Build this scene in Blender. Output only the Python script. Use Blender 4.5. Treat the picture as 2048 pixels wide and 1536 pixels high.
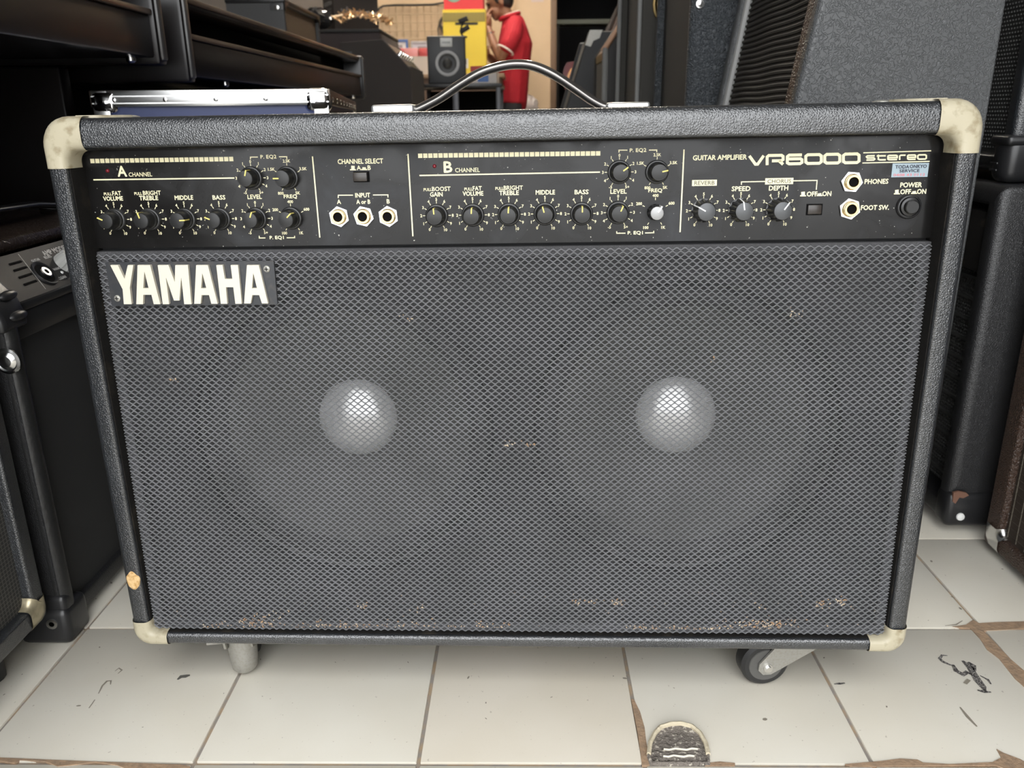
import bpy, bmesh, math, random
import numpy as np
from mathutils import Vector, Matrix, Euler, geometry
random.seed(7)
R = math.radians
scene = bpy.context.scene
COL = scene.collection
for o in list(bpy.data.objects):
    bpy.data.objects.remove(o)

# ------------------------------------------------------------------ camera
CAM_F, CAM_H = 1625.34, 0.5449                    # focal length in pixels of a 2048 px wide frame, height in m
CAM_R = Matrix.Rotation(0.0194, 3, 'Z') @ Matrix.Rotation(-0.3202, 3, 'X') @ Matrix.Rotation(0.0113, 3, 'Y')
cam_d = bpy.data.cameras.new('camera')
cam = bpy.data.objects.new('camera', cam_d)
COL.objects.link(cam)
cam_d.sensor_width = 36.0
cam_d.lens = CAM_F / 2048 * 36
cam_d.clip_start = 0.02
cam_d.dof.use_dof = True
cam_d.dof.focus_distance = 0.70
cam_d.dof.aperture_fstop = 13
cam.matrix_world = Matrix.Translation((0, 0, CAM_H)) @ (CAM_R @ Matrix.Rotation(R(90), 3, 'X')).to_4x4()
scene.camera = cam

# ------------------------------------------------------------------ sky, exposure
world = bpy.data.worlds.new('world'); scene.world = world
world.use_nodes = True
bg = world.node_tree.nodes['Background']
bg.inputs[0].default_value = (0.97, 0.985, 1.0, 1)      # bright overcast daylight on the street
bg.inputs[1].default_value = 2.1
scene.view_settings.view_transform = 'Standard'
scene.view_settings.look = 'None'
scene.view_settings.exposure = 1.38
scene.view_settings.gamma = 1.0
scene.view_settings.use_curve_mapping = False

# ------------------------------------------------------------------ pixel -> point on a real plane
def ray(px, py):
    return CAM_R @ Vector(((px - 1024) / CAM_F, 1.0, (768 - py) / CAM_F))
EYE = Vector((0, 0, CAM_H))
def on_y(px, py, Y):
    d = ray(px, py); return EYE + d * (Y / d.y)
def on_x(px, py, X):
    d = ray(px, py); return EYE + d * (X / d.x)
def on_z(px, py, Z=0.0):
    d = ray(px, py); return EYE + d * ((Z - CAM_H) / d.z)

# ------------------------------------------------------------------ mesh helpers
class MB:
    def __init__(s): s.v = []; s.f = []
    def add(s, vs, fs, M=None):
        b = len(s.v)
        for p in vs:
            p = Vector(p)
            s.v.append(M @ p if M else p)
        s.f += [tuple(b + i for i in f) for f in fs]
        return s
    def box(s, lo, hi, r=0, seg=2, M=None):
        lo, hi = Vector(lo), Vector(hi)
        bm = bmesh.new(); bmesh.ops.create_cube(bm, size=1)
        c, d = (lo + hi) / 2, hi - lo
        for v in bm.verts: v.co = Vector((v.co.x * d.x, v.co.y * d.y, v.co.z * d.z)) + c
        if r > 0: bmesh.ops.bevel(bm, geom=bm.edges[:], offset=min(r, min(d) * .49), segments=seg, affect='EDGES', profile=.5)
        bm.verts.index_update()
        s.add([v.co.copy() for v in bm.verts], [[v.index for v in f.verts] for f in bm.faces], M); bm.free()
        return s
    def lathe(s, prof, n=24, M=None, cap=True):
        """prof: (radius, height) from bottom to top, about local z"""
        vs, fs = [], []
        m = len(prof)
        for r, h in prof:
            for k in range(n):
                a = 2 * math.pi * k / n; vs.append((r * math.cos(a), r * math.sin(a), h))
        for j in range(m - 1):
            for k in range(n):
                fs.append((j * n + k, j * n + (k + 1) % n, (j + 1) * n + (k + 1) % n, (j + 1) * n + k))
        if cap:
            fs.append(tuple(range(n - 1, -1, -1))); fs.append(tuple((m - 1) * n + k for k in range(n)))
        return s.add(vs, fs, M)
    def cyl(s, a, b, r, n=12, r2=None):
        a, b = Vector(a), Vector(b); d = b - a
        q = d.to_track_quat('Z', 'Y').to_matrix().to_4x4()
        return s.lathe([(r, 0), (r if r2 is None else r2, d.length)], n, Matrix.Translation(a) @ q)
    def tube(s, pts, r, n=8, closed=False, sy=1.0, up=None):
        pts = [Vector(p) for p in pts]; m = len(pts); vs, fs = [], []
        prev = Vector(up) if up else None
        for i, p in enumerate(pts):
            t = (pts[(i + 1) % m] - pts[i - 1]) if closed else (pts[min(i + 1, m - 1)] - pts[max(i - 1, 0)])
            t.normalize()
            u = prev if prev is not None else (Vector((0, 0, 1)) if abs(t.z) < .9 else Vector((1, 0, 0)))
            x = (u - t * u.dot(t)).normalized(); y = t.cross(x)
            if up is None: prev = x
            rr = r[i] if isinstance(r, (list, tuple)) else r
            for k in range(n):
                a = 2 * math.pi * k / n; vs.append(p + x * (rr * math.cos(a)) + y * (rr * sy * math.sin(a)))
        for i in range(m if closed else m - 1):
            for k in range(n):
                fs.append((i * n + k, i * n + (k + 1) % n, ((i + 1) % m) * n + (k + 1) % n, ((i + 1) % m) * n + k))
        if not closed:
            fs.append(tuple(range(n - 1, -1, -1))); fs.append(tuple((m - 1) * n + k for k in range(n)))
        return s.add(vs, fs)
    def sphere(s, c, r, n=12, M=None):
        c = Vector(c); r = Vector((r, r, r)) if not hasattr(r, '__len__') else Vector(r)
        prof = [(math.sin(math.pi * (j + .02) / (n + .04)), -math.cos(math.pi * (j + .02) / (n + .04))) for j in range(n + 1)]
        T = Matrix.Translation(c) @ Matrix.Diagonal((r.x, r.y, r.z, 1))
        return s.lathe(prof, n * 2, (M @ T) if M else T)
    def prism(s, loops, fr, d0, d1):
        """loops of (u, v) with holes after the outer one; fr(u, v, d) -> point; between depths d0 and d1"""
        tri = geometry.tessellate_polygon([[Vector((u, v, 0)) for u, v in L] for L in loops])
        flat = [p for L in loops for p in L]; n = len(flat)
        vs = [fr(u, v, d0) for u, v in flat] + [fr(u, v, d1) for u, v in flat]
        fs = [tuple(t) for t in tri] + [tuple(n + i for i in reversed(t)) for t in tri]
        b = 0
        for L in loops:
            m = len(L)
            for i in range(m): fs.append((b + i, b + (i + 1) % m, n + b + (i + 1) % m, n + b + i))
            b += m
        return s.add(vs, fs)
    def build(s, name, mat, parent=None, sharp=35, smooth=True, recalc=True):
        me = bpy.data.meshes.new(name)
        me.from_pydata([tuple(v) for v in s.v], [], s.f)
        if recalc:
            bm = bmesh.new(); bm.from_mesh(me); bmesh.ops.recalc_face_normals(bm, faces=bm.faces[:]); bm.to_mesh(me); bm.free()
        if smooth:
            me.shade_smooth(); me.set_sharp_from_angle(angle=R(sharp))
        me.materials.append(mat)
        o = bpy.data.objects.new(name, me); COL.objects.link(o)
        if parent: o.parent = parent
        return o
def tag(o, label=None, cat=None, group=None, kind=None):
    if label: o['label'] = label
    if cat: o['category'] = cat
    if group: o['group'] = group
    if kind: o['kind'] = kind
    return o
def thing(name, label, cat, loc=(0, 0, 0), rot=(0, 0, 0), group=None):
    o = bpy.data.objects.new(name, None); COL.objects.link(o)
    o.empty_display_size = .05
    o.location = loc; o.rotation_euler = rot
    return tag(o, label, cat, group)
def share(o, name=None, parent=None, M=None):
    c = o.copy(); COL.objects.link(c); c.parent = parent
    if M is not None: c.matrix_local = M
    return c
XYZ = lambda x, y, z: Vector((x, y, z))

# ------------------------------------------------------------------ materials
def mat(name, col, rough=.5, metal=0., spec=.5, bump=None, var=None, coat=0., emit=None, alpha=None):
    """bump: list of (kind, scale, strength, distance); var: (scale, colour2, low, high[, detail])"""
    m = bpy.data.materials.new(name); m.use_nodes = True
    nt = m.node_tree; N, L = nt.nodes, nt.links
    b = N['Principled BSDF']
    b.inputs['Base Color'].default_value = (*col, 1)
    b.inputs['Roughness'].default_value = rough
    b.inputs['Metallic'].default_value = metal
    b.inputs['Specular IOR Level'].default_value = spec
    b.inputs['Coat Weight'].default_value = coat
    tc = N.new('ShaderNodeTexCoord')
    if emit:
        b.inputs['Emission Color'].default_value = (*emit[0], 1); b.inputs['Emission Strength'].default_value = emit[1]
    if var:
        sc, c2, lo, hi = var[:4]
        n = N.new('ShaderNodeTexNoise'); n.inputs['Scale'].default_value = sc; n.inputs['Detail'].default_value = var[4] if len(var) > 4 else 4
        L.new(tc.outputs['Object'], n.inputs['Vector'])
        mr = N.new('ShaderNodeMapRange'); mr.inputs[1].default_value = lo; mr.inputs[2].default_value = hi
        L.new(n.outputs['Fac'], mr.inputs[0])
        mx = N.new('ShaderNodeMix'); mx.data_type = 'RGBA'
        mx.inputs[6].default_value = (*col, 1); mx.inputs[7].default_value = (*c2, 1)
        L.new(mr.outputs[0], mx.inputs[0]); L.new(mx.outputs[2], b.inputs['Base Color'])
    prev = None
    for kind, sc, st, di in (bump or []):
        bn = N.new('ShaderNodeBump'); bn.inputs['Strength'].default_value = st; bn.inputs['Distance'].default_value = di
        if kind == 'wrinkle':
            n1 = N.new('ShaderNodeTexNoise'); n1.inputs['Scale'].default_value = sc; n1.inputs['Detail'].default_value = 1.2; n1.inputs['Distortion'].default_value = 1.0
            L.new(tc.outputs['Object'], n1.inputs['Vector'])
            sb = N.new('ShaderNodeMath'); sb.operation = 'SUBTRACT'; sb.inputs[1].default_value = .5; L.new(n1.outputs['Fac'], sb.inputs[0])
            ab = N.new('ShaderNodeMath'); ab.operation = 'ABSOLUTE'; L.new(sb.outputs[0], ab.inputs[0])
            mr = N.new('ShaderNodeMapRange'); mr.inputs[2].default_value = .075; mr.interpolation_type = 'SMOOTHSTEP'; L.new(ab.outputs[0], mr.inputs[0]); L.new(mr.outputs[0], bn.inputs['Height'])
        elif kind in ('leather', 'crease'):
            n0 = N.new('ShaderNodeTexNoise'); n0.inputs['Scale'].default_value = sc * .7; n0.inputs['Detail'].default_value = 2
            L.new(tc.outputs['Object'], n0.inputs['Vector'])
            va = N.new('ShaderNodeVectorMath'); va.operation = 'MULTIPLY_ADD'
            va.inputs[1].default_value = (.9 / sc,) * 3
            L.new(n0.outputs['Color'], va.inputs[0]); L.new(tc.outputs['Object'], va.inputs[2])
            vo = N.new('ShaderNodeTexVoronoi'); vo.feature = 'DISTANCE_TO_EDGE'; vo.inputs['Scale'].default_value = sc
            L.new(va.outputs[0], vo.inputs['Vector'])
            mr = N.new('ShaderNodeMapRange'); mr.inputs[2].default_value = .38 if kind == 'leather' else .14; mr.interpolation_type = 'SMOOTHSTEP'; L.new(vo.outputs['Distance'], mr.inputs[0])
            L.new(mr.outputs[0], bn.inputs['Height'])
        elif kind == 'weave':
            w1 = N.new('ShaderNodeTexWave'); w1.bands_direction = 'X'; w2 = N.new('ShaderNodeTexWave'); w2.bands_direction = 'Z'
            ad = N.new('ShaderNodeMath'); ad.operation = 'MULTIPLY'
            for w in (w1, w2):
                w.inputs['Scale'].default_value = sc; L.new(tc.outputs['Object'], w.inputs['Vector'])
            L.new(w1.outputs['Fac'], ad.inputs[0]); L.new(w2.outputs['Fac'], ad.inputs[1]); L.new(ad.outputs[0], bn.inputs['Height'])
        else:
            n1 = N.new('ShaderNodeTexNoise'); n1.inputs['Scale'].default_value = sc; n1.inputs['Detail'].default_value = 3
            L.new(tc.outputs['Object'], n1.inputs['Vector']); L.new(n1.outputs['Fac'], bn.inputs['Height'])
        if prev: L.new(prev.outputs['Normal'], bn.inputs['Normal'])
        prev = bn
    if prev: L.new(prev.outputs['Normal'], b.inputs['Normal']); L.new(prev.outputs['Normal'], b.inputs['Coat Normal'])
    b.inputs['Coat Roughness'].default_value = .22
    if alpha is not None: b.inputs['Alpha'].default_value = alpha
    return m
TOLEX = mat('black_tolex', (.016, .018, .021), .34, spec=1.0, bump=[('leather', 520, .32, .0007), ('noise', 60, .10, .004)], coat=.7, var=(30, (.028, .031, .035), .55, .8))
TOLEX2 = mat('black_tolex_satin', (.014, .014, .015), .40, spec=.7, bump=[('leather', 520, .35, .0007)])
TOLEXG = mat('grey_tolex', (.072, .075, .077), .45, spec=.6, bump=[('wrinkle', 190, .6, .0009), ('noise', 400, .25, .0005)])
TOLEXB = mat('brown_tolex', (.055, .032, .022), .38, spec=.5, bump=[('leather', 300, .8, .0014)])
VELVET = mat('black_flock', (.010, .009, .008), .95, spec=.2, bump=[('noise', 1200, .8, .001)], var=(45, (.030, .025, .018), .55, .75))
CREAM = mat('aged_cream_metal', (.46, .415, .30), .40, spec=.5, var=(110, (.25, .20, .115), .50, .74, 8), bump=[('noise', 300, .12, .0006)])
BRASS = mat('worn_metal_corner', (.50, .44, .30), .35, metal=.6, var=(90, (.30, .26, .17), .45, .7, 6))
PANEL = None
PRINT = mat('cream_print', (.86, .79, .52), .5)
PRINTD = mat('dark_print', (.02, .02, .02), .5)
KNOB = mat('black_knob', (.012, .012, .012), .28, spec=.5, var=(160, (.035, .035, .035), .5, .8))
KCAP = mat('black_knob_cap', (.020, .020, .020), .36, metal=.3)
KGREY = mat('grey_knob_cap', (.085, .088, .092), .42, metal=.4)
YEL = mat('yellow_pointer', (.80, .66, .18), .5)
WHT = mat('white_pointer', (.80, .80, .78), .5)
NICKEL = mat('nickel', (.78, .78, .77), .2, metal=1., bump=[('noise', 500, .05, .0005)])
GOLD = mat('brass_ring', (.80, .58, .26), .25, metal=1.)
HOLE = mat('black_hole', (.003, .003, .003), .8, spec=.1)
LEDM = mat('dark_red_led', (.20, .012, .02), .15)
STRAND = mat('grey_grille_thread', (.145, .148, .156), .42, spec=.6, var=(14, (.105, .108, .112), .35, .7))
PAPER = mat('dark_cone_paper', (.058, .058, .054), .6)
RUBBER = mat('black_rubber', (.018, .018, .018), .5)
RUBBERG = mat('black_moulded_plastic', (.016, .016, .017), .33, spec=.5, bump=[('noise', 700, .12, .0006)])
SILVER = mat('silver_dust_cap', (.95, .95, .94), .26, metal=.55)
ZINC = mat('dull_zinc', (.38, .37, .34), .48, metal=.6, var=(420, (.34, .33, .29), .45, .65, 5), bump=[('noise', 700, .25, .0006)])
ALU = mat('brushed_aluminium', (.85, .85, .84), .28, metal=1.)
CHROME = mat('chrome', (.88, .88, .88), .06, metal=1., bump=[('noise', 220, .06, .002)])
GLOSS = mat('glossy_black_handle', (.20, .19, .18), .13, metal=.85)
PIANO = mat('black_piano_laminate', (.010, .008, .008), .30, spec=.45)
PIANOB = mat('brown_black_edge', (.12, .082, .056), .22, spec=.8)  # lightened brown stands in for the golden reflection on the piano edges
BLUE = mat('blue_case_panel', (.04, .055, .15), .45)
DARK = mat('dark_case_panel', (.02, .018, .017), .5)
WOODR = mat('raw_plywood', (.72, .49, .24), .8, var=(300, (.50, .29, .10), .45, .65), bump=[('noise', 500, .5, .001)])
BADGE = mat('badge_plate', (.030, .032, .036), .4, var=(120, (.06, .055, .05), .5, .75))
IVORY = mat('ivory_letters', (.68, .64, .53), .4)

def panel_material():
    m = mat('scuffed_black_panel', (.0075, .0070, .0066), .2, spec=.27)
    nt = m.node_tree; N, L = nt.nodes, nt.links; b = N['Principled BSDF']
    tc = [n for n in N if n.type == 'TEX_COORD'][0]
    n1 = N.new('ShaderNodeTexNoise'); n1.inputs['Scale'].default_value = 19; n1.inputs['Detail'].default_value = 5; n1.inputs['Distortion'].default_value = .8
    n2 = N.new('ShaderNodeTexNoise'); n2.inputs['Scale'].default_value = 520; n2.inputs['Detail'].default_value = 1
    L.new(tc.outputs['Object'], n1.inputs['Vector']); L.new(tc.outputs['Object'], n2.inputs['Vector'])
    r1 = N.new('ShaderNodeMapRange'); r1.inputs[1].default_value = .44; r1.inputs[2].default_value = .74; r1.inputs[3].default_value = .17; r1.inputs[4].default_value = .50
    L.new(n1.outputs['Fac'], r1.inputs[0]); L.new(r1.outputs[0], b.inputs['Roughness'])
    r2 = N.new('ShaderNodeMapRange'); r2.inputs[1].default_value = .765; r2.inputs[2].default_value = .80
    L.new(n2.outputs['Fac'], r2.inputs[0])
    r3 = N.new('ShaderNodeMapRange'); r3.inputs[1].default_value = .54; r3.inputs[2].default_value = .80; r3.inputs[4].default_value = .55
    L.new(n1.outputs['Fac'], r3.inputs[0])
    mx = N.new('ShaderNodeMix'); mx.data_type = 'RGBA'; mx.inputs[6].default_value = (.0085, .0080, .0078, 1); mx.inputs[7].default_value = (.065, .068, .075, 1)
    L.new(r3.outputs[0], mx.inputs[0])
    m2 = N.new('ShaderNodeMix'); m2.data_type = 'RGBA'; m2.inputs[7].default_value = (.45, .44, .40, 1)
    L.new(mx.outputs[2], m2.inputs[6]); L.new(r2.outputs[0], m2.inputs[0]); L.new(m2.outputs[2], b.inputs['Base Color'])
    return m
PANEL = panel_material()

# ------------------------------------------------------------------ flat lettering
_TXT = {}
def text_mesh(s, bold=.02):
    """2-D triangles of a string, cap height 1, left edge at 0"""
    if (s, bold) in _TXT: return _TXT[(s, bold)]
    cu = bpy.data.curves.new('t', 'FONT'); cu.body = s; cu.size = 1; cu.offset = bold; cu.resolution_u = 2
    o = bpy.data.objects.new('t', cu); COL.objects.link(o)
    me = bpy.data.meshes.new_from_object(o.evaluated_get(bpy.context.evaluated_depsgraph_get()))
    vs = [(v.co.x, v.co.y) for v in me.vertices]; fs = [tuple(p.vertices) for p in me.polygons]
    bpy.data.objects.remove(o); bpy.data.curves.remove(cu); bpy.data.meshes.remove(me)
    x0 = min(v[0] for v in vs); x1 = max(v[0] for v in vs); y0 = min(v[1] for v in vs); y1 = max(v[1] for v in vs)
    vs = [((x - x0), (y - y0)) for x, y in vs]
    _TXT[(s, bold)] = (vs, fs, x1 - x0, y1 - y0)
    return _TXT[(s, bold)]
def put_text(mb, s, fr, cu, cv, h, w=None, eps=.0002, bold=.02, shear=0.):
    """s centred at (cu, cv) of frame fr(u, v, d), letter height h, width w (or natural)"""
    vs, fs, tw, th = text_mesh(s, 0.)
    ky = h / th; kx = (w / tw) if w else ky
    q = bold * 1.35 * h
    for k, (dx, dy) in enumerate(((-q, 0), (q, 0), (0, q), (0, -q)) if bold else ((0, 0),)):
        mb.add([fr(dx + cu + (x - tw / 2) * kx + (y - th / 2) * ky * shear, dy + cv + (y - th / 2) * ky, eps + .00005 * k) for x, y in vs], fs)
def ribbon(mb, pts, w, fr, eps=.0002, closed=False, wh=None):
    """thick 2-D polyline with mitred joints"""
    P = [Vector(p) for p in pts]; n = len(P); A, B = [], []
    for i in range(n):
        d0 = (P[i] - P[i - 1]).normalized() if (i > 0 or closed) else (P[1] - P[0]).normalized()
        d1 = (P[(i + 1) % n] - P[i]).normalized() if (i < n - 1 or closed) else d0
        n0 = Vector((-d0.y, d0.x)); n1 = Vector((-d1.y, d1.x)); m = (n0 + n1)
        m = m / max(m.length_squared / 2, .35)
        A.append(P[i] + m * w / 2); B.append(P[i] - m * w / 2)
    vs = [fr(p.x, p.y, eps) for p in A] + [fr(p.x, p.y, eps) for p in B]
    fs = [(i, (i + 1) % n, n + (i + 1) % n, n + i) for i in range(n if closed else n - 1)]
    mb.add(vs, fs)

# ================================================================== THE SETTING
def struct(o): o['kind'] = 'structure'; return o
MORTAR = mat('brown_mortar', (.40, .27, .17), .9, var=(120, (.30, .21, .14), .4, .65), bump=[('noise', 300, .5, .002)])
JOINT = mat('grey_joint', (.30, .27, .24), .9, var=(60, (.40, .30, .20), .45, .6))
def tile_material(name, c1, c2):
    m = mat(name, c1, .30, spec=.45, var=(7, c2, .35, .7, 3), bump=[('noise', 25, .05, .002)])
    nt = m.node_tree; N, L = nt.nodes, nt.links; b = N['Principled BSDF']
    # fine dark specks and scratches
    geo = N.new('ShaderNodeNewGeometry')
    n = N.new('ShaderNodeTexNoise'); n.inputs['Scale'].default_value = 230; n.inputs['Detail'].default_value = 2
    L.new(geo.outputs['Position'], n.inputs['Vector'])
    mr = N.new('ShaderNodeMapRange'); mr.inputs[1].default_value = .70; mr.inputs[2].default_value = .76; mr.inputs[4].default_value = .55
    L.new(n.outputs['Fac'], mr.inputs[0])
    src = b.inputs['Base Color'].links[0].from_socket
    mx = N.new('ShaderNodeMix'); mx.data_type = 'RGBA'; mx.inputs[7].default_value = (.35, .30, .24, 1)
    L.new(mr.outputs[0], mx.inputs[0]); L.new(src, mx.inputs[6]); L.new(mx.outputs[2], b.inputs['Base Color'])
    return m
TILES = [tile_material('cream_tile', (.75, .715, .625), (.70, .655, .555)), tile_material('cream_tile_pink', (.74, .685, .585), (.69, .63, .52))]
floor = struct(MB().box((-1.36, -1.2, -.06), (1.21, 10, -.0022)).build('floor', JOINT))
TX, TY, TS = -0.0982, 0.5758, 0.2
def tile_mesh(material):
    g = .0016
    return MB().box((-TS / 2 + g, -TS / 2 + g, -.006), (TS / 2 - g, TS / 2 - g, 0), .0012, 2).build('tile', material, floor)
protos = []
rest = MB()
for ix in range(-11, 9):
    for iy in range(-8, 36):
        c = (TX + (ix + .5) * TS, TY + (iy + .5) * TS)
        if -6 <= ix <= 6 and -7 <= iy <= 10:
            k = (ix * 7 + iy * 13) % 5 == 0
            if len(protos) < 2:
                o = tile_mesh(TILES[len(protos)]); protos.append(o)
            else:
                o = share(protos[1 if k else 0], parent=floor)
            o.location = (c[0], c[1], random.uniform(-.0003, .0003))
            o.rotation_euler = (0, 0, random.choice((0, 1, 2, 3)) * math.pi / 2)
        elif -1.35 < c[0] - .1 and c[0] + .1 < 1.2:
            g = .0016
            rest.box((c[0] - TS / 2 + g, c[1] - TS / 2 + g, -.006), (c[0] + TS / 2 - g, c[1] + TS / 2 - g, 0))
tag(rest.build('tile_field', TILES[0], floor, smooth=False), kind='stuff')
GR = lambda u, v, d: Vector((u, v, d))
def floor_patch(name, pts, material, z=.0006, parent=floor):
    L = [tuple(on_z(x, y).xy) for x, y in pts]
    return MB().prism([L], GR, -.002, z).build(name, material, parent, smooth=False)
# chipped tile edges that show the brown mortar
floor_patch('exposed_mortar', [(1262, 1398), (1268, 1400), (1280, 1424), (1289, 1455), (1293, 1488), (1304, 1531), (1284, 1531), (1276, 1470)], MORTAR)
floor_patch('exposed_mortar', [(1905, 1254), (1932, 1250), (1946, 1240), (1958, 1247), (1990, 1245), (2060, 1243), (2060, 1257), (1990, 1261), (1966, 1262), (1992, 1288), (2020, 1318), (2060, 1352), (2060, 1385),
             (2030, 1358), (1998, 1318), (1974, 1300), (1960, 1278), (1940, 1257)], MORTAR)
floor_patch('exposed_mortar', [(-20, 1515), (120, 1521), (250, 1526), (360, 1530), (380, 1533), (380, 1540), (255, 1539), (235, 1531), (190, 1524), (150, 1530), (115, 1533), (90, 1523), (40, 1521), (30, 1527), (-20, 1519)], MORTAR)
floor_patch('exposed_mortar', [(1690, 1529), (1760, 1523), (1800, 1518), (1835, 1520), (1846, 1526), (1900, 1529), (1985, 1525), (2002, 1516), (1993, 1499), (2008, 1507), (2040, 1519), (2060, 1530), (2060, 1550), (2020, 1541), (1990, 1531), (1700, 1533)], MORTAR)
floor_patch('exposed_mortar', [(1410, 1527), (1440, 1524), (1470, 1527), (1470, 1532), (1410, 1532)], MORTAR)
# scuffs and dirt
DIRT = mat('black_scuff', (.030, .027, .028), .6, var=(900, (.35, .33, .30), .48, .6))
DIRTG = mat('grey_dirt', (.27, .24, .19), .8)
def smear(name, pts, w, material):
    mb = MB(); L = [on_z(x, y).xy for x, y in pts]; n = len(L)
    A, B = [], []
    for i in range(n):
        d = (L[min(i + 1, n - 1)] - L[max(i - 1, 0)]).normalized(); k = w * (math.sin(math.pi * (i + .25) / (n - .5)) * .8 + .2)
        nn = Vector((-d.y, d.x)) * k / 2
        A.append((*(L[i] + nn), .0005)); B.append((*(L[i] - nn), .0005))
    mb.add(A + B, [(i, i + 1, n + i + 1, n + i) for i in range(n - 1)])
    return mb.build(name, material, floor, smooth=False)
smear('scuff_mark', [(1895, 1312), (1884, 1311), (1879, 1318), (1886, 1324), (1899, 1330), (1908, 1333)], .0035, DIRT)
smear('scuff_mark', [(1906, 1330), (1912, 1342), (1926, 1350), (1934, 1345), (1944, 1350)], .0065, DIRT)
smear('scuff_mark', [(1925, 1322), (1940, 1336), (1956, 1362), (1966, 1374), (1970, 1382)], .0075, DIRT)
smear('scuff_mark', [(1936, 1325), (1946, 1332), (1950, 1342)], .006, DIRT)
smear('scuff_mark', [(1955, 1381), (1968, 1384), (1982, 1385)], .004, DIRT)
smear('scuff_mark', [(1960, 1352), (1976, 1360), (1982, 1369)], .0025, DIRT)
smear('scuff_mark', [(1930, 1368), (1938, 1360)], .006, DIRTG)
smear('scuff_mark', [(1920, 1415), (1935, 1434), (1954, 1454)], .003, DIRTG)
smear('scuff_mark', [(355, 1360), (362, 1354), (372, 1353), (380, 1351)], .0055, mat('grey_gum', (.12, .115, .10), .8))
smear('scuff_mark', [(197, 1388), (205, 1372), (214, 1363), (222, 1362), (221, 1370)], .0022, DIRTG)
smear('scuff_mark', [(230, 1343), (238, 1337), (244, 1341), (236, 1348)], .002, DIRTG)
smear('scuff_mark', [(178, 1417), (190, 1400)], .0016, DIRTG)
smear('scuff_mark', [(1668, 1369), (1678, 1368), (1690, 1367)], .003, DIRT)
smear('scuff_mark', [(1925, 1242), (1912, 1250), (1890, 1252)], .0016, DIRTG)
rs = random.Random(3)
specks = MB()
for k in range(170):
    x = rs.uniform(-.62, .72); y = rs.uniform(.36, 1.15); a = rs.uniform(0, 3.14); r = rs.choice((.0006, .0008, .0010, .0018)); q = rs.uniform(.4, 1)
    m = 7
    specks.add([(x + r * 1.4 * math.cos(t) * math.cos(a) - r * q * math.sin(t) * math.sin(a), y + r * 1.4 * math.cos(t) * math.sin(a) + r * q * math.sin(t) * math.cos(a), .0004) for t in [6.283 * i / m for i in range(m)]], [tuple(range(m))])
tag(specks.build('dirt_specks', DIRTG, floor, smooth=False), kind='stuff')
# round cement plug in the tile at the bottom edge
CEM = mat('rough_grey_cement', (.20, .175, .15), .95, var=(260, (.62, .57, .48), .56, .66, 5), bump=[('noise', 260, 1., .004)])
def cement_plug():
    edge = [(1299, 1532), (1293, 1515), (1296, 1490), (1306, 1470), (1318, 1457), (1340, 1450), (1362, 1449), (1385, 1455), (1403, 1470), (1415, 1492), (1420, 1515), (1421, 1532)]
    c = on_z(1357, 1512)
    rings = [(1.0, -.001), (.97, .004), (.90, .0035), (.86, .0015), (.6, .003), (.3, .0035)]
    vs, fs = [], []
    E0 = [on_z(*p) for p in edge]; n = len(E0)
    for s, z in rings:
        for p in E0: vs.append((c.x + (p.x - c.x) * s, c.y + (p.y - c.y) * s, z + random.uniform(-.0006, .0006)))
    for j in range(len(rings) - 1):
        for i in range(n): fs.append((j * n + i, j * n + (i + 1) % n, (j + 1) * n + (i + 1) % n, (j + 1) * n + i))
    vs.append((c.x, c.y, .003)); q = len(vs) - 1; j = len(rings) - 1
    for i in range(n): fs.append((j * n + i, j * n + (i + 1) % n, q))
    MB().add(vs, fs).build('cement_plug', CEM, floor, sharp=180)
    rim = MB(); pts = [(c.x + (p.x - c.x) * .93, c.y + (p.y - c.y) * .93, .0038) for p in E0]
    rim.tube(pts[1:-1], .0022, 6); rim.build('plaster_rim', mat('cream_plaster', (.66, .58, .42), .9, bump=[('noise', 300, .6, .002)]), floor)
    for y0, xa, xb in ((1505, 1327, 1395), (1519, 1326, 1388)):
        rim = MB(); rim.tube([(*on_z(xa + (xb - xa) * t / 6, y0 + 1.5 * math.sin(t * 2.1)).xy, .0036) for t in range(7)], .0012, 5)
        rim.build('plaster_ridge', mat('white_plaster', (.72, .68, .58), .9), floor)
cement_plug()
# walls, ceiling, the dark room behind the doorway, the pavement outside
WALL = mat('beige_wall', (.60, .46, .31), .85, var=(3, (.54, .41, .27), .4, .65), bump=[('noise', 40, .05, .004)])
WALLD = mat('dim_wall', (.07, .06, .055), .9)  # dark colour chosen so the control panel's ends reflect black
CEIL = mat('ceiling_paint', (.42, .40, .37), .9)
struct(MB().box((-1.45, -1.6, -.01), (-1.35, 10, 2.9)).build('wall_left', WALLD))  # unseen wall drawn in and run forward to darken the panel's reflection
struct(MB().box((1.2, -1.6, -.01), (1.3, 10, 2.9)).build('wall_right', WALLD))  # likewise shaped for the dark reflection at the panel's right end
struct(MB().box((-1.35, 7.6, 0), (.24, 7.7, 2.9)).build('wall_back', WALL))
struct(MB().box((.92, 7.6, 0), (1.2, 7.7, 2.9)).build('wall_beside_doorway', WALLD))
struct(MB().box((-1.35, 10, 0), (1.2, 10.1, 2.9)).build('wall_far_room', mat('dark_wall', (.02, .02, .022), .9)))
struct(MB().box((-1.45, -.6, 2.9), (1.3, 10.1, 3.0)).build('ceiling', CEIL))
struct(MB().box((-12, -14, -.08), (12, -1.2, -.01)).build('pavement', mat('concrete_pavement', (.42, .41, .39), .9, var=(2, (.34, .33, .31), .4, .6))))

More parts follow.
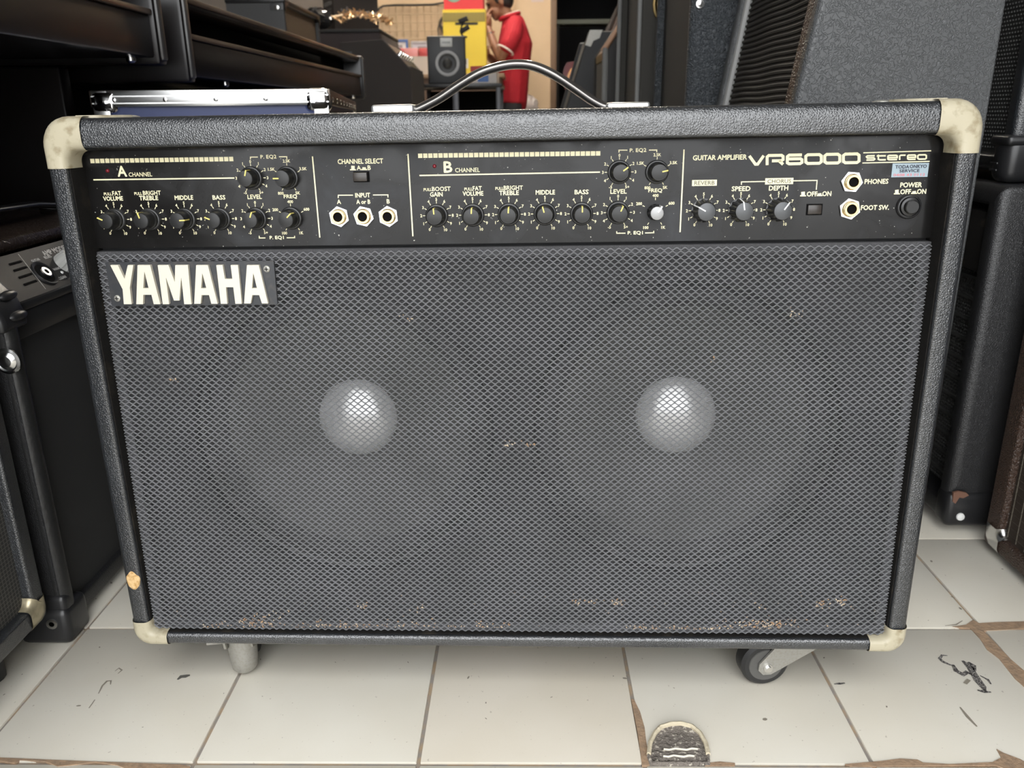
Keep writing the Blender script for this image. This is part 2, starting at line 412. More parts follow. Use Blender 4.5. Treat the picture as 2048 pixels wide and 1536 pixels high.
# ================================================================== cabinet shells shared by the amplifiers
def shell_ring(mb, W, H, D, t, ro, ri, rc=.006, z0=0., nseg=5, back=True):
    """rectangular tube open to the front (-y); t = (top, side, bottom) board thickness"""
    def prof(th, ro_=None):
        P = [(0, D), (0, D * .5)]
        q = min(ro_ or ro, th - ri - .001)
        for k in range(nseg + 1):
            a = math.pi / 2 * k / nseg; P.append((q - q * math.cos(a), ro - ro * math.sin(a)))
        for k in range(nseg + 1):
            a = math.pi / 2 * k / nseg; P.append((th - ri + ri * math.sin(a), ri - ri * math.cos(a)))
        P.append((th, D - .004))
        return P
    top, side, bot = prof(t[0], ro * 1.5), prof(t[1], ro * .75), prof(t[2], ro * .6)
    vs, fs = [], []; m = len(top); nc = 4
    loop = []
    for (sx, sz) in ((-1, 1), (1, 1), (1, -1), (-1, -1)):
        for k in range(nc + 1):
            a = math.pi / 2 * k / nc
            if (sx, sz) in ((1, 1), (-1, -1)): a = math.pi / 2 - a
            loop.append((sx, sz, math.cos(a), math.sin(a)))
    n = len(loop)
    for j in range(m):
        for sx, sz, c, s in loop:
            ih = side[j][0]; iv = (top if sz > 0 else bot)[j][0]; y = side[j][1]
            x = W / 2 - rc + (rc - ih) * c if ih < rc else W / 2 - ih
            z = H / 2 - rc + (rc - iv) * s if iv < rc else H / 2 - iv
            vs.append((sx * x, y, z0 + H / 2 + sz * z))
    for j in range(m - 1):
        for i in range(n): fs.append((j * n + i, j * n + (i + 1) % n, (j + 1) * n + (i + 1) % n, (j + 1) * n + i))
    mb.add(vs, fs)
    if back: mb.box((-W / 2 + .003, D - .012, z0 + .003), (W / 2 - .003, D - .001, z0 + H - .003))
    return mb
def corner_piece(mb, sx, sz, W, H, z0, t, arm, e=.0016, Ro=.021, r2=.010, back=.045, ro=.0085):
    """L shaped moulded corner that wraps a front corner; t=(horizontal board, side board), arm=(along, down)"""
    th, ts = t
    nb = 8
    O = [(-e, arm[1])]; I = [(ts + e, arm[1])]
    for k in range(nb + 1):
        a = math.pi / 2 * k / nb
        O.append((-e + Ro - Ro * math.cos(a), -e + Ro - Ro * math.sin(a)))
        I.append((ts + e + r2 - r2 * math.cos(a), th + e + r2 - r2 * math.sin(a)))
    O.append((arm[0], -e)); I.append((arm[0], th + e))
    prof = [(0, back), (0, ro)]
    for k in range(1, 6):
        a = math.pi / 2 * k / 5; prof.append((.42 * (1 - math.cos(a)), ro * (1 - math.sin(a)) - e * math.sin(a)))
    for k in range(0, 5):
        a = math.pi / 2 * k / 4; prof.append((.72 + .28 * math.sin(a), -e * math.cos(a) + .006 * (1 - math.cos(a))))
    prof.append((1.0, .022))
    vs, fs = [], []; m = len(prof)
    for (ou, ov), (iu, iv) in zip(O, I):
        for s, y in prof:
            u = ou + (iu - ou) * s; v = ov + (iv - ov) * s
            vs.append((sx * (W / 2 - u), y, z0 + H / 2 + sz * (H / 2 - v)))
    n = len(O)
    for i in range(n - 1):
        for j in range(m - 1): fs.append((i * m + j, (i + 1) * m + j, (i + 1) * m + j + 1, i * m + j + 1))
    return mb.add(vs, fs)

# ================================================================== MAIN AMPLIFIER
AW, AH, AZ, AD = .7341, .4877, .058, .27
amp = thing('guitar_amplifier', 'large black guitar combo amplifier with cream corners and two speakers behind grey grille', 'amplifier',
            rot=(-.0083, -.0081, -.026))
_Ra = Euler((-.0083, -.0081, -.026)).to_matrix()
amp.location = Vector((-.3824, .6654, .058)) + _Ra @ Vector((AW / 2, 0, 0)) - Vector((0, 0, .058))
AM = Matrix.Translation(amp.location) @ _Ra.to_4x4()
AI = AM.inverted(); EYEL = AI @ EYE; RI = _Ra.transposed()
YT, YB = .027, .011
KB = (YT - YB) / AH
def g(z): return YT - KB * (AZ + AH - z)
def pp(px, py, off=0.):
    """pixel -> (x, z) on the slanted baffle plane (off > 0 is towards the viewer)"""
    d = RI @ ray(px, py)
    t = (YT - KB * (AZ + AH) + KB * EYEL.z - off - EYEL.y) / (d.y - KB * d.z)
    p = EYEL + d * t; return p.x, p.z
def pl(px, py, y):
    d = RI @ ray(px, py); p = EYEL + d * ((y - EYEL.y) / d.y); return p
frP = lambda u, v, d: Vector((u, g(v) - d, v))
TT, TSD, TB = .0235, .0165, .0125
shell_ring(MB(), AW, AH, AD, (TT, TSD, TB), .0072, .003, .019, AZ).build('cabinet', TOLEX, amp, sharp=50)
lin = MB()                                                   # flocked inner lining behind the front edge
xi, zi0, zi1 = AW / 2 - TSD - .0002, AZ + TB + .0002, AZ + AH - TT - .0002
for lo, hi in (((-xi, .004, zi0), (-xi + .001, .06, zi1)), ((xi - .001, .004, zi0), (xi, .06, zi1)), ((-xi, .004, zi0), (xi, .06, zi0 + .001)), ((-xi, .004, zi1 - .001), (xi, .06, zi1))):
    lin.box(lo, hi)
lin.build('lining', VELVET, amp, smooth=False)
for sx, sz in ((-1, 1), (1, 1), (-1, -1), (1, -1)):
    th = TT if sz > 0 else TB
    c = corner_piece(MB(), sx, sz, AW, AH, AZ, (th, TSD), (.034, .0385) if sz > 0 else (.033, .026), r2=.009 if sz > 0 else .005, Ro=.022 if sz > 0 else .017)
    co = c.build('corner_protector', CREAM, amp, sharp=60)
    if sz > 0:                                               # flat tongue of the corner on top of the cabinet
        f = MB(); L = [(sx * (AW / 2 - a), b) for a, b in ((.024, .014), (.034, .016), (.046, .022), (.055, .032), (.057, .042), (.05, .054), (.034, .060), (.024, .060))]
        f.prism([L], lambda u, v, d: Vector((u, v, d)), AZ + AH - .001, AZ + AH + .0022).build('flange', CREAM, co, sharp=40)
# ---- control panel
pz1 = AZ + AH - TT + .002; pz0 = pp(1000, 486.5)[1]
panel = MB().prism([[(-xi, pz0), (xi, pz0), (xi, pz1), (-xi, pz1)]], frP, -.004, 0).build('control_panel', PANEL, amp, smooth=False)
panel['label'] = 'glossy black scuffed control panel with cream lettering'
K = .000412                                                  # metres per pixel on the panel
lt = MB()
def T(s, px, py, h, w=None, bold=.03, shear=0.):
    q = MB(); u, v = pp(px, py); put_text(q, s, frP, u, v, h * K, w * K if w else None, bold=bold, shear=shear)
    q.build('lettering', PRINT, panel, smooth=False, recalc=False)
def LN(pts, w=2.6, closed=False):
    q = MB(); ribbon(q, [pp(*p) for p in pts], w * K, frP, closed=closed)
    q.build('printed_line', PRINT, panel, smooth=False, recalc=False)
def flush(name):
    global lt
    if lt.f: lt.build(name, PRINT, panel, smooth=False, recalc=False); lt = MB()
for n, a, b, s in ((29, (185, 322), (462.5, 318), 8.6), (36, (840.5, 311.5), (1196.2, 306.7), 8.6)):
    for k in range(n):
        u, v = pp(a[0] + (b[0] - a[0]) * k / (n - 1), a[1] + (b[1] - a[1]) * k / (n - 1)); q = s * K / 2
        lt.add([frP(u - q, v - q, .0002), frP(u + q, v - q, .0002), frP(u + q, v + q, .0002), frP(u - q, v + q, .0002)], [(0, 1, 2, 3)])
    flush('square_row')
T('A', 244, 342.5, 20, 18, .03); T('CHANNEL', 281, 348.8, 8.2, 48, .01); LN([(187, 359.6), (469, 356)])
for big, px, py, w in (('FAT', 233.5, 386.5, 18), ('BRIGHT', 303.8, 385.7, 37), ('BOOST', 882.5, 377.7, 37), ('FAT', 954.5, 376.7, 18), ('BRIGHT', 1026.5, 375.5, 38)):
    T(big, px, py, 8.3, w, .02); T('PULL', px - w / 2 - 8.6, py + 1.4, 5.6, 16, .02)
for s, px, py, w in (('VOLUME', 226.4, 397, 41), ('TREBLE', 297.5, 396, 39), ('MIDDLE', 368, 395.2, 38), ('BASS', 438, 394.8, 26), ('LEVEL', 509.4, 393.5, 29), ('FREQ', 581, 393.3, 27)):
    T(s, px, py, 8.4, w)
T('P. EQ2', 537, 314, 8, 32); LN([(501, 319), (501, 314.3), (516, 314)], 2); LN([(558, 313.6), (573.6, 313.4), (573.8, 318)], 2)
T('P. EQ1', 553.6, 475.5, 7.6, 29); LN([(518.6, 471.5), (518.8, 476), (531, 475.8)], 2); LN([(573.6, 475.5), (589.5, 475.3), (589.3, 471.5)], 2)
flush('channel_a_lettering')
LN([(625, 312.7), (639.7, 475)]); LN([(816, 307.8), (825.8, 472.6)]); LN([(1368, 299), (1360, 464.3)])
flush('divider_lines')
T('CHANNEL SELECT', 720.8, 322.5, 9.2, 91); T('A', 717.7, 335.5, 8.4); T('B', 738.4, 335.3, 8.4)
T('INPUT', 725.5, 390.4, 8.6, 30); T('A', 678, 403.5, 8.2); T('A or B', 726.7, 403.5, 8.2, 28); T('B', 776.5, 402.6, 8.2)
LN([(676.4, 396), (676.8, 390.4), (706, 390.3)], 2); LN([(746, 390), (776, 389.7), (776, 395)], 2)
def icons(ax, ay, bx, by):
    LN([(ax - 6, ay + 4), (ax + 6, ay + 4)], 2.2); LN([(ax, ay + 3), (ax, ay - 4)], 7)
    LN([(bx - 6, by + 2), (bx + 6, by + 2)], 2.2); LN([(bx, by + 1), (bx, by - 2.5)], 7)
icons(706, 335.5, 728.4, 337)
flush('input_lettering')
T('B', 896, 334, 20.5, 16, .03); T('CHANNEL', 935, 340, 8.3, 49, .01); LN([(839, 351), (1200, 344.2)])
for s, px, py, w in (('GAIN', 872.7, 388.7, 25), ('VOLUME', 946, 387, 41), ('TREBLE', 1018, 385.7, 39), ('MIDDLE', 1090.7, 384.5, 38), ('BASS', 1163, 383.9, 27), ('LEVEL', 1237, 382.9, 32), ('FREQ', 1310.5, 381.3, 27)):
    T(s, px, py, 8.4, w)
T('P. EQ2', 1276, 300.9, 8, 32); LN([(1237.8, 305), (1237.8, 300.4), (1254.8, 300.2)], 2); LN([(1297.8, 300.2), (1313.4, 300), (1313.4, 304.5)], 2)
T('P. EQ1', 1270.4, 466, 7.6, 30); LN([(1233.3, 462.5), (1233.5, 466.5), (1250.9, 466.3)], 2); LN([(1290, 465.8), (1307.5, 465.4), (1307.3, 461.6)], 2)
flush('channel_b_lettering')
T('GUITAR AMPLIFIER', 1439.6, 314.8, 9.3, 104); T('SPEED', 1482, 377.3, 8.8, 36); T('DEPTH', 1557, 376, 8.8, 37)
T('OFF', 1624, 387.9, 9, 20); T('ON', 1653.4, 387.3, 9, 17); icons(1606, 387.5, 1639, 389)
T('PHONES', 1752.8, 362.8, 9, 45); T('FOOT SW.', 1749.7, 415, 9, 54); T('POWER', 1822, 369.7, 9, 41); T('OFF', 1811, 383.4, 9, 20); T('ON', 1843, 382.8, 9, 17); icons(1793.5, 383.5, 1828, 384.6)
LN([(1482.6, 369.5), (1482.6, 363.8), (1532, 362.8)], 2); LN([(1585, 361.6), (1634, 360.8), (1632.4, 379.4)], 2)
flush('right_section_lettering')
for s, px, py, w, h in (('REVERB', 1408.8, 365.7, 48.5, 11.5), ('CHORUS', 1558.3, 362.3, 54.5, 12)):
    u, v = pp(px, py); a, b = w * K / 2, h * K / 2
    o = MB().add([frP(u - a, v - b, .0002), frP(u + a, v - b, .0002), frP(u + a, v + b, .0002), frP(u - a, v + b, .0002)], [(0, 1, 2, 3)]).build('label_box', PRINT, panel, smooth=False, recalc=False)
    q = MB(); put_text(q, s, frP, u, v, 7.6 * K, (w - 9) * K, eps=.0004, bold=0.0); q.build('label_box_lettering', PRINTD, panel, smooth=False, recalc=False)
# square wide model lettering
def cq(x, y): return pp(1360 + x / 3.793, 270 + y / 3.793)
def glyph(x0, x1, y0, y1, slope, paths, w):
    for closed, P in paths:
        hw = w / 2
        pts = []
        for ux, uy in P:
            x = x0 + hw + (x1 - x0 - w) * ux; y = y0 + hw + (y1 - y0 - w) * uy; pts.append(cq(x, y - (x - 518) * slope))
        ribbon(lt, pts, w / 3.793 * K, frP, closed=closed)
c_ = .13
RECT = [(c_, 0), (1 - c_, 0), (1, c_ * 1.3), (1, 1 - c_ * 1.3), (1 - c_, 1), (c_, 1), (0, 1 - c_ * 1.3), (0, c_ * 1.3)]
G = {'V': [(0, [(0, 0), (.42, .97), (.58, .97), (1, 0)])], 'R': [(0, [(0, 1.1), (0, .16), (.1, 0), (.9, 0), (1, .14), (1, .5), (.9, .62), (.3, .62)]), (0, [(.74, .62), (1, 1.05)])],
     '6': [(0, [(1, 0), (c_, 0), (0, c_ * 1.3), (0, 1 - c_), (c_, 1), (1 - c_, 1), (1, .87), (1, .56), (.9, .44), (.1, .44)])], '0': [(1, RECT)],
     's': [(0, [(1, 0), (.12, 0), (0, .2), (.12, .5), (.9, .5), (1, .8), (.88, 1), (0, 1)])], 't': [(0, [(.18, -.25), (.18, .85), (.34, 1), (1, 1)]), (0, [(0, .05), (1, .05)])],
     'e': [(0, [(.05, .52), (1, .52), (1, .15), (.88, 0), (.12, 0), (0, .15), (0, .85), (.12, 1), (1, 1)])], 'r': [(0, [(0, 1.1), (0, .18), (.2, 0), (1, 0)])], 'o': [(1, RECT)]}
for ch, a, b in (('V', 515, 645), ('R', 650, 792), ('6', 803, 935), ('0', 943, 1082), ('0', 1087, 1222), ('0', 1228, 1368)): glyph(a, b, 148, 235, .019, G[ch], 21)
flush('model_lettering')
for ch, a, b in (('s', 1408, 1482), ('t', 1486, 1566), ('e', 1571, 1652), ('r', 1660, 1716), ('e', 1721, 1792), ('o', 1798, 1873)): glyph(a, b, 170, 213, .019, G[ch], 11)
LN([(1726.5, 305.6), (1862, 301.6)], 2); LN([(1724.6, 326), (1859, 322.7)], 2)
flush('stereo_lettering')
# ---- knobs
UB = Vector((1, 0, 0)); VB = Vector((0, KB, 1)).normalized(); NB = UB.cross(VB)
BAS = Matrix((UB, VB, NB)).transposed().to_4x4()
def on_panel(px, py, d=0.):
    u, v = pp(px, py); return Matrix.Translation(frP(u, v, d)) @ BAS
kbody = MB().lathe([(.0094, 0), (.0094, .0026), (.0088, .0034), (.0080, .0036), (.0078, .0062), (.0070, .0068), (.0067, .0075), (.0065, .0165), (.0061, .0172)], 40).build('knob', KNOB, amp, sharp=30)
kcap = MB().lathe([(.0058, .0172), (.0058, .0175), (.0054, .0176)], 32).build('cap', KCAP, kbody, sharp=30)
kptr = MB().box((-.0005, .0022, .0172), (.0005, .0063, .0180)).box((-.0005, .0062, .0085), (.0005, .0069, .0180)).build('pointer', YEL, kbody, smooth=False)
def fluted(prof, n, nf, dep):
    vs, fs = [], []
    for r, h, f in prof:
        for k in range(n):
            a = 2 * math.pi * k / n; rr = r - (dep * f if (k * nf * 2 // n) % 2 else 0); vs.append((rr * math.cos(a), rr * math.sin(a), h))
    for j in range(len(prof) - 1):
        for k in range(n): fs.append((j * n + k, j * n + (k + 1) % n, (j + 1) * n + (k + 1) % n, (j + 1) * n + k))
    fs.append(tuple((len(prof) - 1) * n + k for k in range(n)))
    return MB().add(vs, fs)
fbody = fluted([(.0098, 0, 0), (.0098, .0012, 0), (.0094, .0014, 1), (.0078, .0150, 1), (.0070, .0158, 0)], 72, 12, .0009).build('knob', KNOB, amp, sharp=25)
fcap = MB().lathe([(.0072, .0155), (.0070, .0166), (.0064, .0169)], 32).build('cap', KGREY, fbody, sharp=30)
fptr = MB().box((-.0005, .0012, .0166), (.0005, .0072, .0173)).add([(-.0005, .0066, .0172), (.0005, .0066, .0172), (.0005, .0098, .004), (-.0005, .0098, .004), (-.0005, .0077, .0172), (.0005, .0077, .0172)], [(0, 1, 5, 4), (4, 5, 2, 3)]).build('pointer', WHT, fbody, smooth=False)
sbody = fluted([(.0066, 0, 0), (.0064, .001, 1), (.0058, .0125, 1), (.0052, .0135, 0)], 60, 10, .0007).build('knob', KNOB, amp, sharp=25)
scap = MB().lathe([(.0054, .013), (.0052, .0142), (.0046, .0145)], 32).build('cap', mat('silver_knob_cap', (.34, .34, .34), .45, metal=.4), sbody, sharp=30)
sptr = MB().box((-.0007, .001, .0142), (.0007, .0056, .0150)).box((-.0006, .0050, .002), (.0006, .0068, .0148)).build('pointer', WHT, sbody, smooth=False)
KN = [(232, 439, -66, 'k', 't'), (301.4, 438.5, -16, 'k', 't'), (371.7, 438, 88, 'k', 't'), (441.3, 437.5, -68, 'k', 't'), (513.3, 437, 22, 'k', 'e'), (583.4, 436, 45, 'k', 'f1'), (504, 356, 16, 'k', 'e'), (576, 355.5, -90, 'k', 'f2'),
      (874, 431, -4, 'k', 't'), (946, 430, 5, 'k', 't'), (1018, 428.7, 5, 'k', 't'), (1090, 427.5, -16, 'k', 't'), (1163, 427.2, 0, 'k', 't'), (1235.7, 425, 24, 'k', 'e'), (1310, 424.3, 35, 's', 'f1'), (1238.2, 344.2, 55, 'k', 'e'), (1313.4, 343.8, 78, 'k', 'f2'),
      (1406.1, 421.1, -60, 'f', 't'), (1480, 420.3, -10, 'f', 't'), (1555.1, 419.2, 35, 'f', 't')]
PROTO = {'k': (kbody, kcap, kptr), 'f': (fbody, fcap, fptr), 's': (sbody, scap, sptr)}
used = set()
SC = {'t': [str(i) for i in range(11)], 'e': ['-5', '4', '3', '2', '1', '0', '1', '2', '3', '4', '5+']}
for px, py, ang, kind, dial in KN:
    body, cap, ptr = PROTO[kind]
    M = on_panel(px, py) @ Matrix.Rotation(-R(ang), 4, 'Z')
    if kind in used:
        o = share(body, parent=amp); share(cap, parent=o); share(ptr, parent=o)
    else: o = body; used.add(kind)
    o.matrix_local = M
    u, v = pp(px, py); dl = MB()
    if dial in SC: marks = [(-150 + 30 * i, s) for i, s in enumerate(SC[dial])]
    else: marks = list(zip((-150, -62, 0, 62, 150), ('100', '200', '400', '600', '1K') if dial == 'f1' else ('800', '1.5K', '2.5K', '3.5K', '5K')))
    for a, s in marks:
        sa, ca = math.sin(R(a)), math.cos(R(a))
        ribbon(dl, [(u + .0097 * sa, v + .0097 * ca), (u + .0117 * sa, v + .0117 * ca)], .00055, frP)
        r = .0132 + .0008 * (len(s) - 1) * abs(sa) if dial in SC else .0134 + .0018 * abs(sa)
        put_text(dl, s, frP, u + r * sa, v + r * ca, .0023, bold=.03)
    dl.build('dial_scale', PRINT, panel, smooth=False, recalc=False)
# ---- jacks
def hexnut(r, h):
    mb = MB(); L = [(r * math.cos(R(60 * k + 30)), r * math.sin(R(60 * k + 30))) for k in range(6)]
    return mb.prism([L], lambda a, b, d: Vector((a, b, d)), 0, h)
jn = hexnut(.0086, .0024).build('jack', NICKEL, amp, smooth=False)
jr = MB().lathe([(.0064, .002), (.0064, .0034), (.0060, .0038), (.0060, .0062), (.0056, .0066), (.0040, .0066), (.0038, .002)], 32, cap=False).build('ring', GOLD, jn, sharp=30)
jh = MB().lathe([(.0040, .0040), (.001, .0041)], 24).build('socket', HOLE, jn)
for i, (px, py, rt) in enumerate(((679.3, 433, 8), (728.2, 432.4, 16), (777.5, 432.4, 4), (1702, 363.6, 25), (1698, 417.6, 12))):
    if i == 0: o = jn
    else: o = share(jn, parent=amp); share(jr, parent=o); share(jh, parent=o)
    o.matrix_local = on_panel(px, py) @ Matrix.Rotation(R(rt), 4, 'Z')
# ---- push buttons and lamps
def pbutton(px, py, w, h, dep):
    bz = MB().prism([[(-w - .0008, -h - .0008), (w + .0008, -h - .0008), (w + .0008, h + .0008), (-w - .0008, h + .0008)]], lambda a, b, d: Vector((a, b, d)), 0, .0008).build('push_button', HOLE, amp, smooth=False)
    bz.matrix_local = on_panel(px, py)
    MB().box((-w, -h, 0), (w, h, dep), .0006).build('button_cap', mat('dark_brown_button', (.03, .024, .02), .3), bz)
pbutton(723, 353.5, .0057, .0035, .006); pbutton(1628.4, 419, .0055, .0037, .0018)
pw = MB().lathe([(.0100, 0), (.0098, .0016), (.0090, .0026), (.0082, .0028), (.0080, .0012), (.0076, .0012)], 36, cap=False).build('power_button', RUBBERG, amp, sharp=30)
pw.matrix_local = on_panel(1816.5, 413)
MB().lathe([(.0074, 0), (.0072, .004), (.0055, .0044), (.0053, .0082), (.0048, .0086)], 32).build('button_cap', KNOB, pw, sharp=30)
for px, py in ((215.4, 341.5), (869, 332.3)):
    o = MB().lathe([(.0016, 0), (.0015, .0006), (.0010, .0012), (.0003, .0014)], 16).build('indicator_lamp', LEDM, amp); o.matrix_local = on_panel(px, py)
# ---- service sticker
sq = [pp(*p) for p in ((1785, 326.9), (1858, 325.6), (1854.5, 353.6), (1782, 354.6))]
st = MB().add([frP(u, v, .0003) for u, v in sq], [(0, 1, 2, 3)]).build('sticker', mat('pale_blue_foil', (.30, .375, .42), .3, metal=.2), amp, smooth=False)
q = MB()
for s, px, py, h, w in (('TODA', 1804, 333.6, 6.2, 26), ('ONKYO', 1836, 332.6, 6.2, 32), ('SERVICE', 1818.5, 341.3, 5.6, 38)):
    u, v = pp(px, py); put_text(q, s, frP, u, v, h * K, w * K, eps=.0005, bold=.025)
q.build('sticker_lettering', mat('navy_print', (.012, .012, .03), .5), st, smooth=False, recalc=False)
q = MB(); u, v = pp(1818, 349.5); put_text(q, '0408 43 0112', frP, u, v, 5 * K, 60 * K, eps=.0005, bold=.0)
q.build('sticker_number', mat('red_print', (.72, .16, .18), .5), st, smooth=False, recalc=False)

# ---- baffle, speakers, grille
xg = xi - .0015; gz0 = pp(1000, 1263, .004)[1]; gz0 = max(gz0, zi0 + .0015); gz1 = pp(1000, 493)[1]
spk = []
for px, py in ((700, 857), (1362, 853)):
    u, v = pp(px, py, -.030); spk.append((u, v))
def circ(cx, cz, r, n=72): return [(cx + r * math.cos(2 * math.pi * k / n), cz + r * math.sin(2 * math.pi * k / n)) for k in range(n)]
bf = MB().prism([[(-xi, AZ + TB), (xi, AZ + TB), (xi, pz0), (-xi, pz0)]] + [circ(u, v, .139)[::-1] for u, v in spk], frP, -.022, -.0085)
bf.build('baffle_board', mat('black_baffle', (.016, .016, .017), .8), amp, smooth=False)
sproto = None
for u, v in spk:
    s = MB().lathe([(.152, -.0015), (.152, .003), (.143, .0035), (.137, -.001), (.137, -.004), (.134, -.010)], 72, cap=False)
    o = s.build('speaker', mat('grey_steel_rim', (.06, .06, .06), .45), amp, sharp=40) if sproto is None else share(sproto, parent=amp)
    o.matrix_local = Matrix.Translation(frP(u, v, -.0225)) @ BAS
    if sproto is None:
        sproto = o
        pr = [(.134, -.004)] + [(.134 - .020 * k / 8, -.004 + .006 * math.sin(math.pi * k / 8)) for k in range(1, 8)] + [(.114, -.004)]
        a = MB().lathe(pr, 72, cap=False).build('surround', mat('cone_surround', (.03, .03, .03), .7), o, sharp=60)
        pr = [(.114 - .079 * (k / 14), -.004 - .040 * (k / 14) ** .9) for k in range(15)]
        b = MB().lathe(pr, 72, cap=False).build('cone', PAPER, o, sharp=60)
        pr = [(.0385 * math.cos(math.pi / 2 * k / 10), -.0425 + .0200 * math.sin(math.pi / 2 * k / 10)) for k in range(11)]
        c = MB().lathe(pr, 48, cap=False).build('dust_cap', SILVER, o, sharp=80)
        kids = (a, b, c)
    else:
        for k_ in kids: share(k_, parent=o)
fr_w = .008
MB().prism([[(-xg, gz0), (xg, gz0), (xg, gz1), (-xg, gz1)], [(-xg + fr_w, gz0 + fr_w), (-xg + fr_w, gz1 - fr_w), (xg - fr_w, gz1 - fr_w), (xg - fr_w, gz0 + fr_w)]], frP, -.0080, .0030).build('grille_frame', mat('grey_edge_cloth', (.055, .055, .058), .8, bump=[('noise', 900, .5, .001)]), amp, smooth=False)
def cloth_material():
    m = bpy.data.materials.new('fine_dark_scrim'); m.use_nodes = True
    nt = m.node_tree; N, L = nt.nodes, nt.links; N.clear()
    out = N.new('ShaderNodeOutputMaterial'); mx = N.new('ShaderNodeMixShader'); tr = N.new('ShaderNodeBsdfTransparent'); df = N.new('ShaderNodeBsdfDiffuse')
    df.inputs[0].default_value = (.12, .12, .125, 1)
    tc = N.new('ShaderNodeTexCoord'); w = N.new('ShaderNodeTexWave'); w.bands_direction = 'X'; w.inputs['Scale'].default_value = 330
    L.new(tc.outputs['Object'], w.inputs['Vector'])
    mr = N.new('ShaderNodeMapRange'); mr.inputs[3].default_value = .06; mr.inputs[4].default_value = .40
    L.new(w.outputs['Fac'], mr.inputs[0]); L.new(mr.outputs[0], mx.inputs[0]); L.new(tr.outputs[0], mx.inputs[1]); L.new(df.outputs[0], mx.inputs[2]); L.new(mx.outputs[0], out.inputs[0])
    return m
MB().add([frP(-xg, gz0, .0034), frP(xg, gz0, .0034), frP(xg, gz1, .0034), frP(-xg, gz1, .0034)], [(0, 1, 2, 3)]).build('scrim', cloth_material(), amp, smooth=False, recalc=False)
def weave(name, x0, x1, z0, z1, yf, lam, d, t, hgt, amp_, material, parent, ns=10, kind='stuff'):
    """net of wavy threads in antiphase: lens shaped openings between them"""
    nx = int((x1 - x0) / lam * ns) + 1; nr = int((z1 - z0) / d)
    X = np.linspace(x0, x1, nx); rows = np.arange(nr)
    ph = np.cos(2 * np.pi * X / lam)[None, :] * np.where(rows % 2, -1, 1)[:, None]
    Z = z0 + d * (rows + .5)[:, None] + amp_ * ph
    cs = np.array([(-t / 2, 0), (-t * .28, hgt), (t * .28, hgt), (t / 2, 0)])
    V = np.zeros((nr, nx, 4, 3))
    V[..., 0] = X[None, :, None]; V[..., 2] = Z[:, :, None] + cs[None, None, :, 0]
    Y = yf(Z)[:, :, None]
    V[..., 1] = Y - cs[None, None, :, 1] - (.0002 * np.sin(2 * np.pi * X / lam))[None, :, None]
    idx = np.arange(nr * nx * 4).reshape(nr, nx, 4)
    a = idx[:, :-1, :-1]; b = idx[:, 1:, :-1]; c = idx[:, 1:, 1:]; e = idx[:, :-1, 1:]
    F = np.stack([a, b, c, e], -1).reshape(-1, 4)
    me = bpy.data.meshes.new(name)
    me.vertices.add(V.size // 3); me.vertices.foreach_set('co', V.reshape(-1).astype(np.float32))
    me.loops.add(F.size); me.loops.foreach_set('vertex_index', F.reshape(-1).astype(np.int32))
    me.polygons.add(len(F)); me.polygons.foreach_set('loop_start', np.arange(0, F.size, 4, dtype=np.int32))
    me.update(calc_edges=True); me.shade_smooth()
    me.materials.append(material)
    o = bpy.data.objects.new(name, me); COL.objects.link(o); o.parent = parent
    if kind: o['kind'] = kind
    return o
weave('grille_cloth', -xg, xg, gz0, gz1, lambda Z: YT - KB * (AZ + AH - Z) - .0040, .0068, .00286, .00120, .0010, .00094, STRAND, amp)['label'] = 'grey woven grille cloth with lens shaped openings'
# crumbs of dirt caught in the cloth
cr = MB(); rc_ = random.Random(11)
def crumb(px, py, s):
    u, v = pp(px, py, .005); a = rc_.uniform(0, 3.14)
    M = Matrix.Translation(frP(u, v, .0048)) @ BAS @ Matrix.Rotation(a, 4, 'Z')
    cr.add([(-s, -s * .6, 0), (s, -s * .5, 0), (s * .8, s * .6, 0), (-s * .7, s * .5, 0), (0, 0, s * .7)], [(0, 1, 4), (1, 2, 4), (2, 3, 4), (3, 0, 4)], M)
for _ in range(150): crumb(rc_.uniform(400, 1020), 1255 - abs(rc_.gauss(0, 6)), rc_.uniform(.0004, .0011))
for _ in range(45): crumb(rc_.gauss(515, 22), 1243 + rc_.gauss(0, 7), rc_.uniform(.0005, .0011))
for _ in range(60): crumb(rc_.uniform(1250, 1460), 1259 - abs(rc_.gauss(0, 4)), rc_.uniform(.0005, .0011))
for _ in range(95): crumb(rc_.gauss(1525, 40), 1248 + rc_.gauss(0, 6), rc_.uniform(.0005, .0012))
for cx, cy, n in ((1235, 1203, 14), (1186, 1206, 9), (1155, 1206, 8), (1640, 1209, 22), (1685, 1205, 16), (725, 1211, 12), (565, 1223, 7), (838, 1217, 7), (1590, 628, 10), (808, 637, 5), (348, 760, 5), (1020, 888, 10), (1060, 888, 8), (1425, 718, 4), (1520, 1216, 5)):
    for _ in range(n): crumb(rc_.gauss(cx, 8), rc_.gauss(cy, 4), rc_.uniform(.0005, .0011))
for _ in range(60): crumb(rc_.uniform(310, 1790), rc_.uniform(1180, 1255), rc_.uniform(.0003, .0006))
tag(cr.build('dirt_crumbs', mat('rust_dirt', (.36, .22, .12), .9, var=(150, (.60, .50, .36), .45, .6)), amp, smooth=False), kind='stuff')
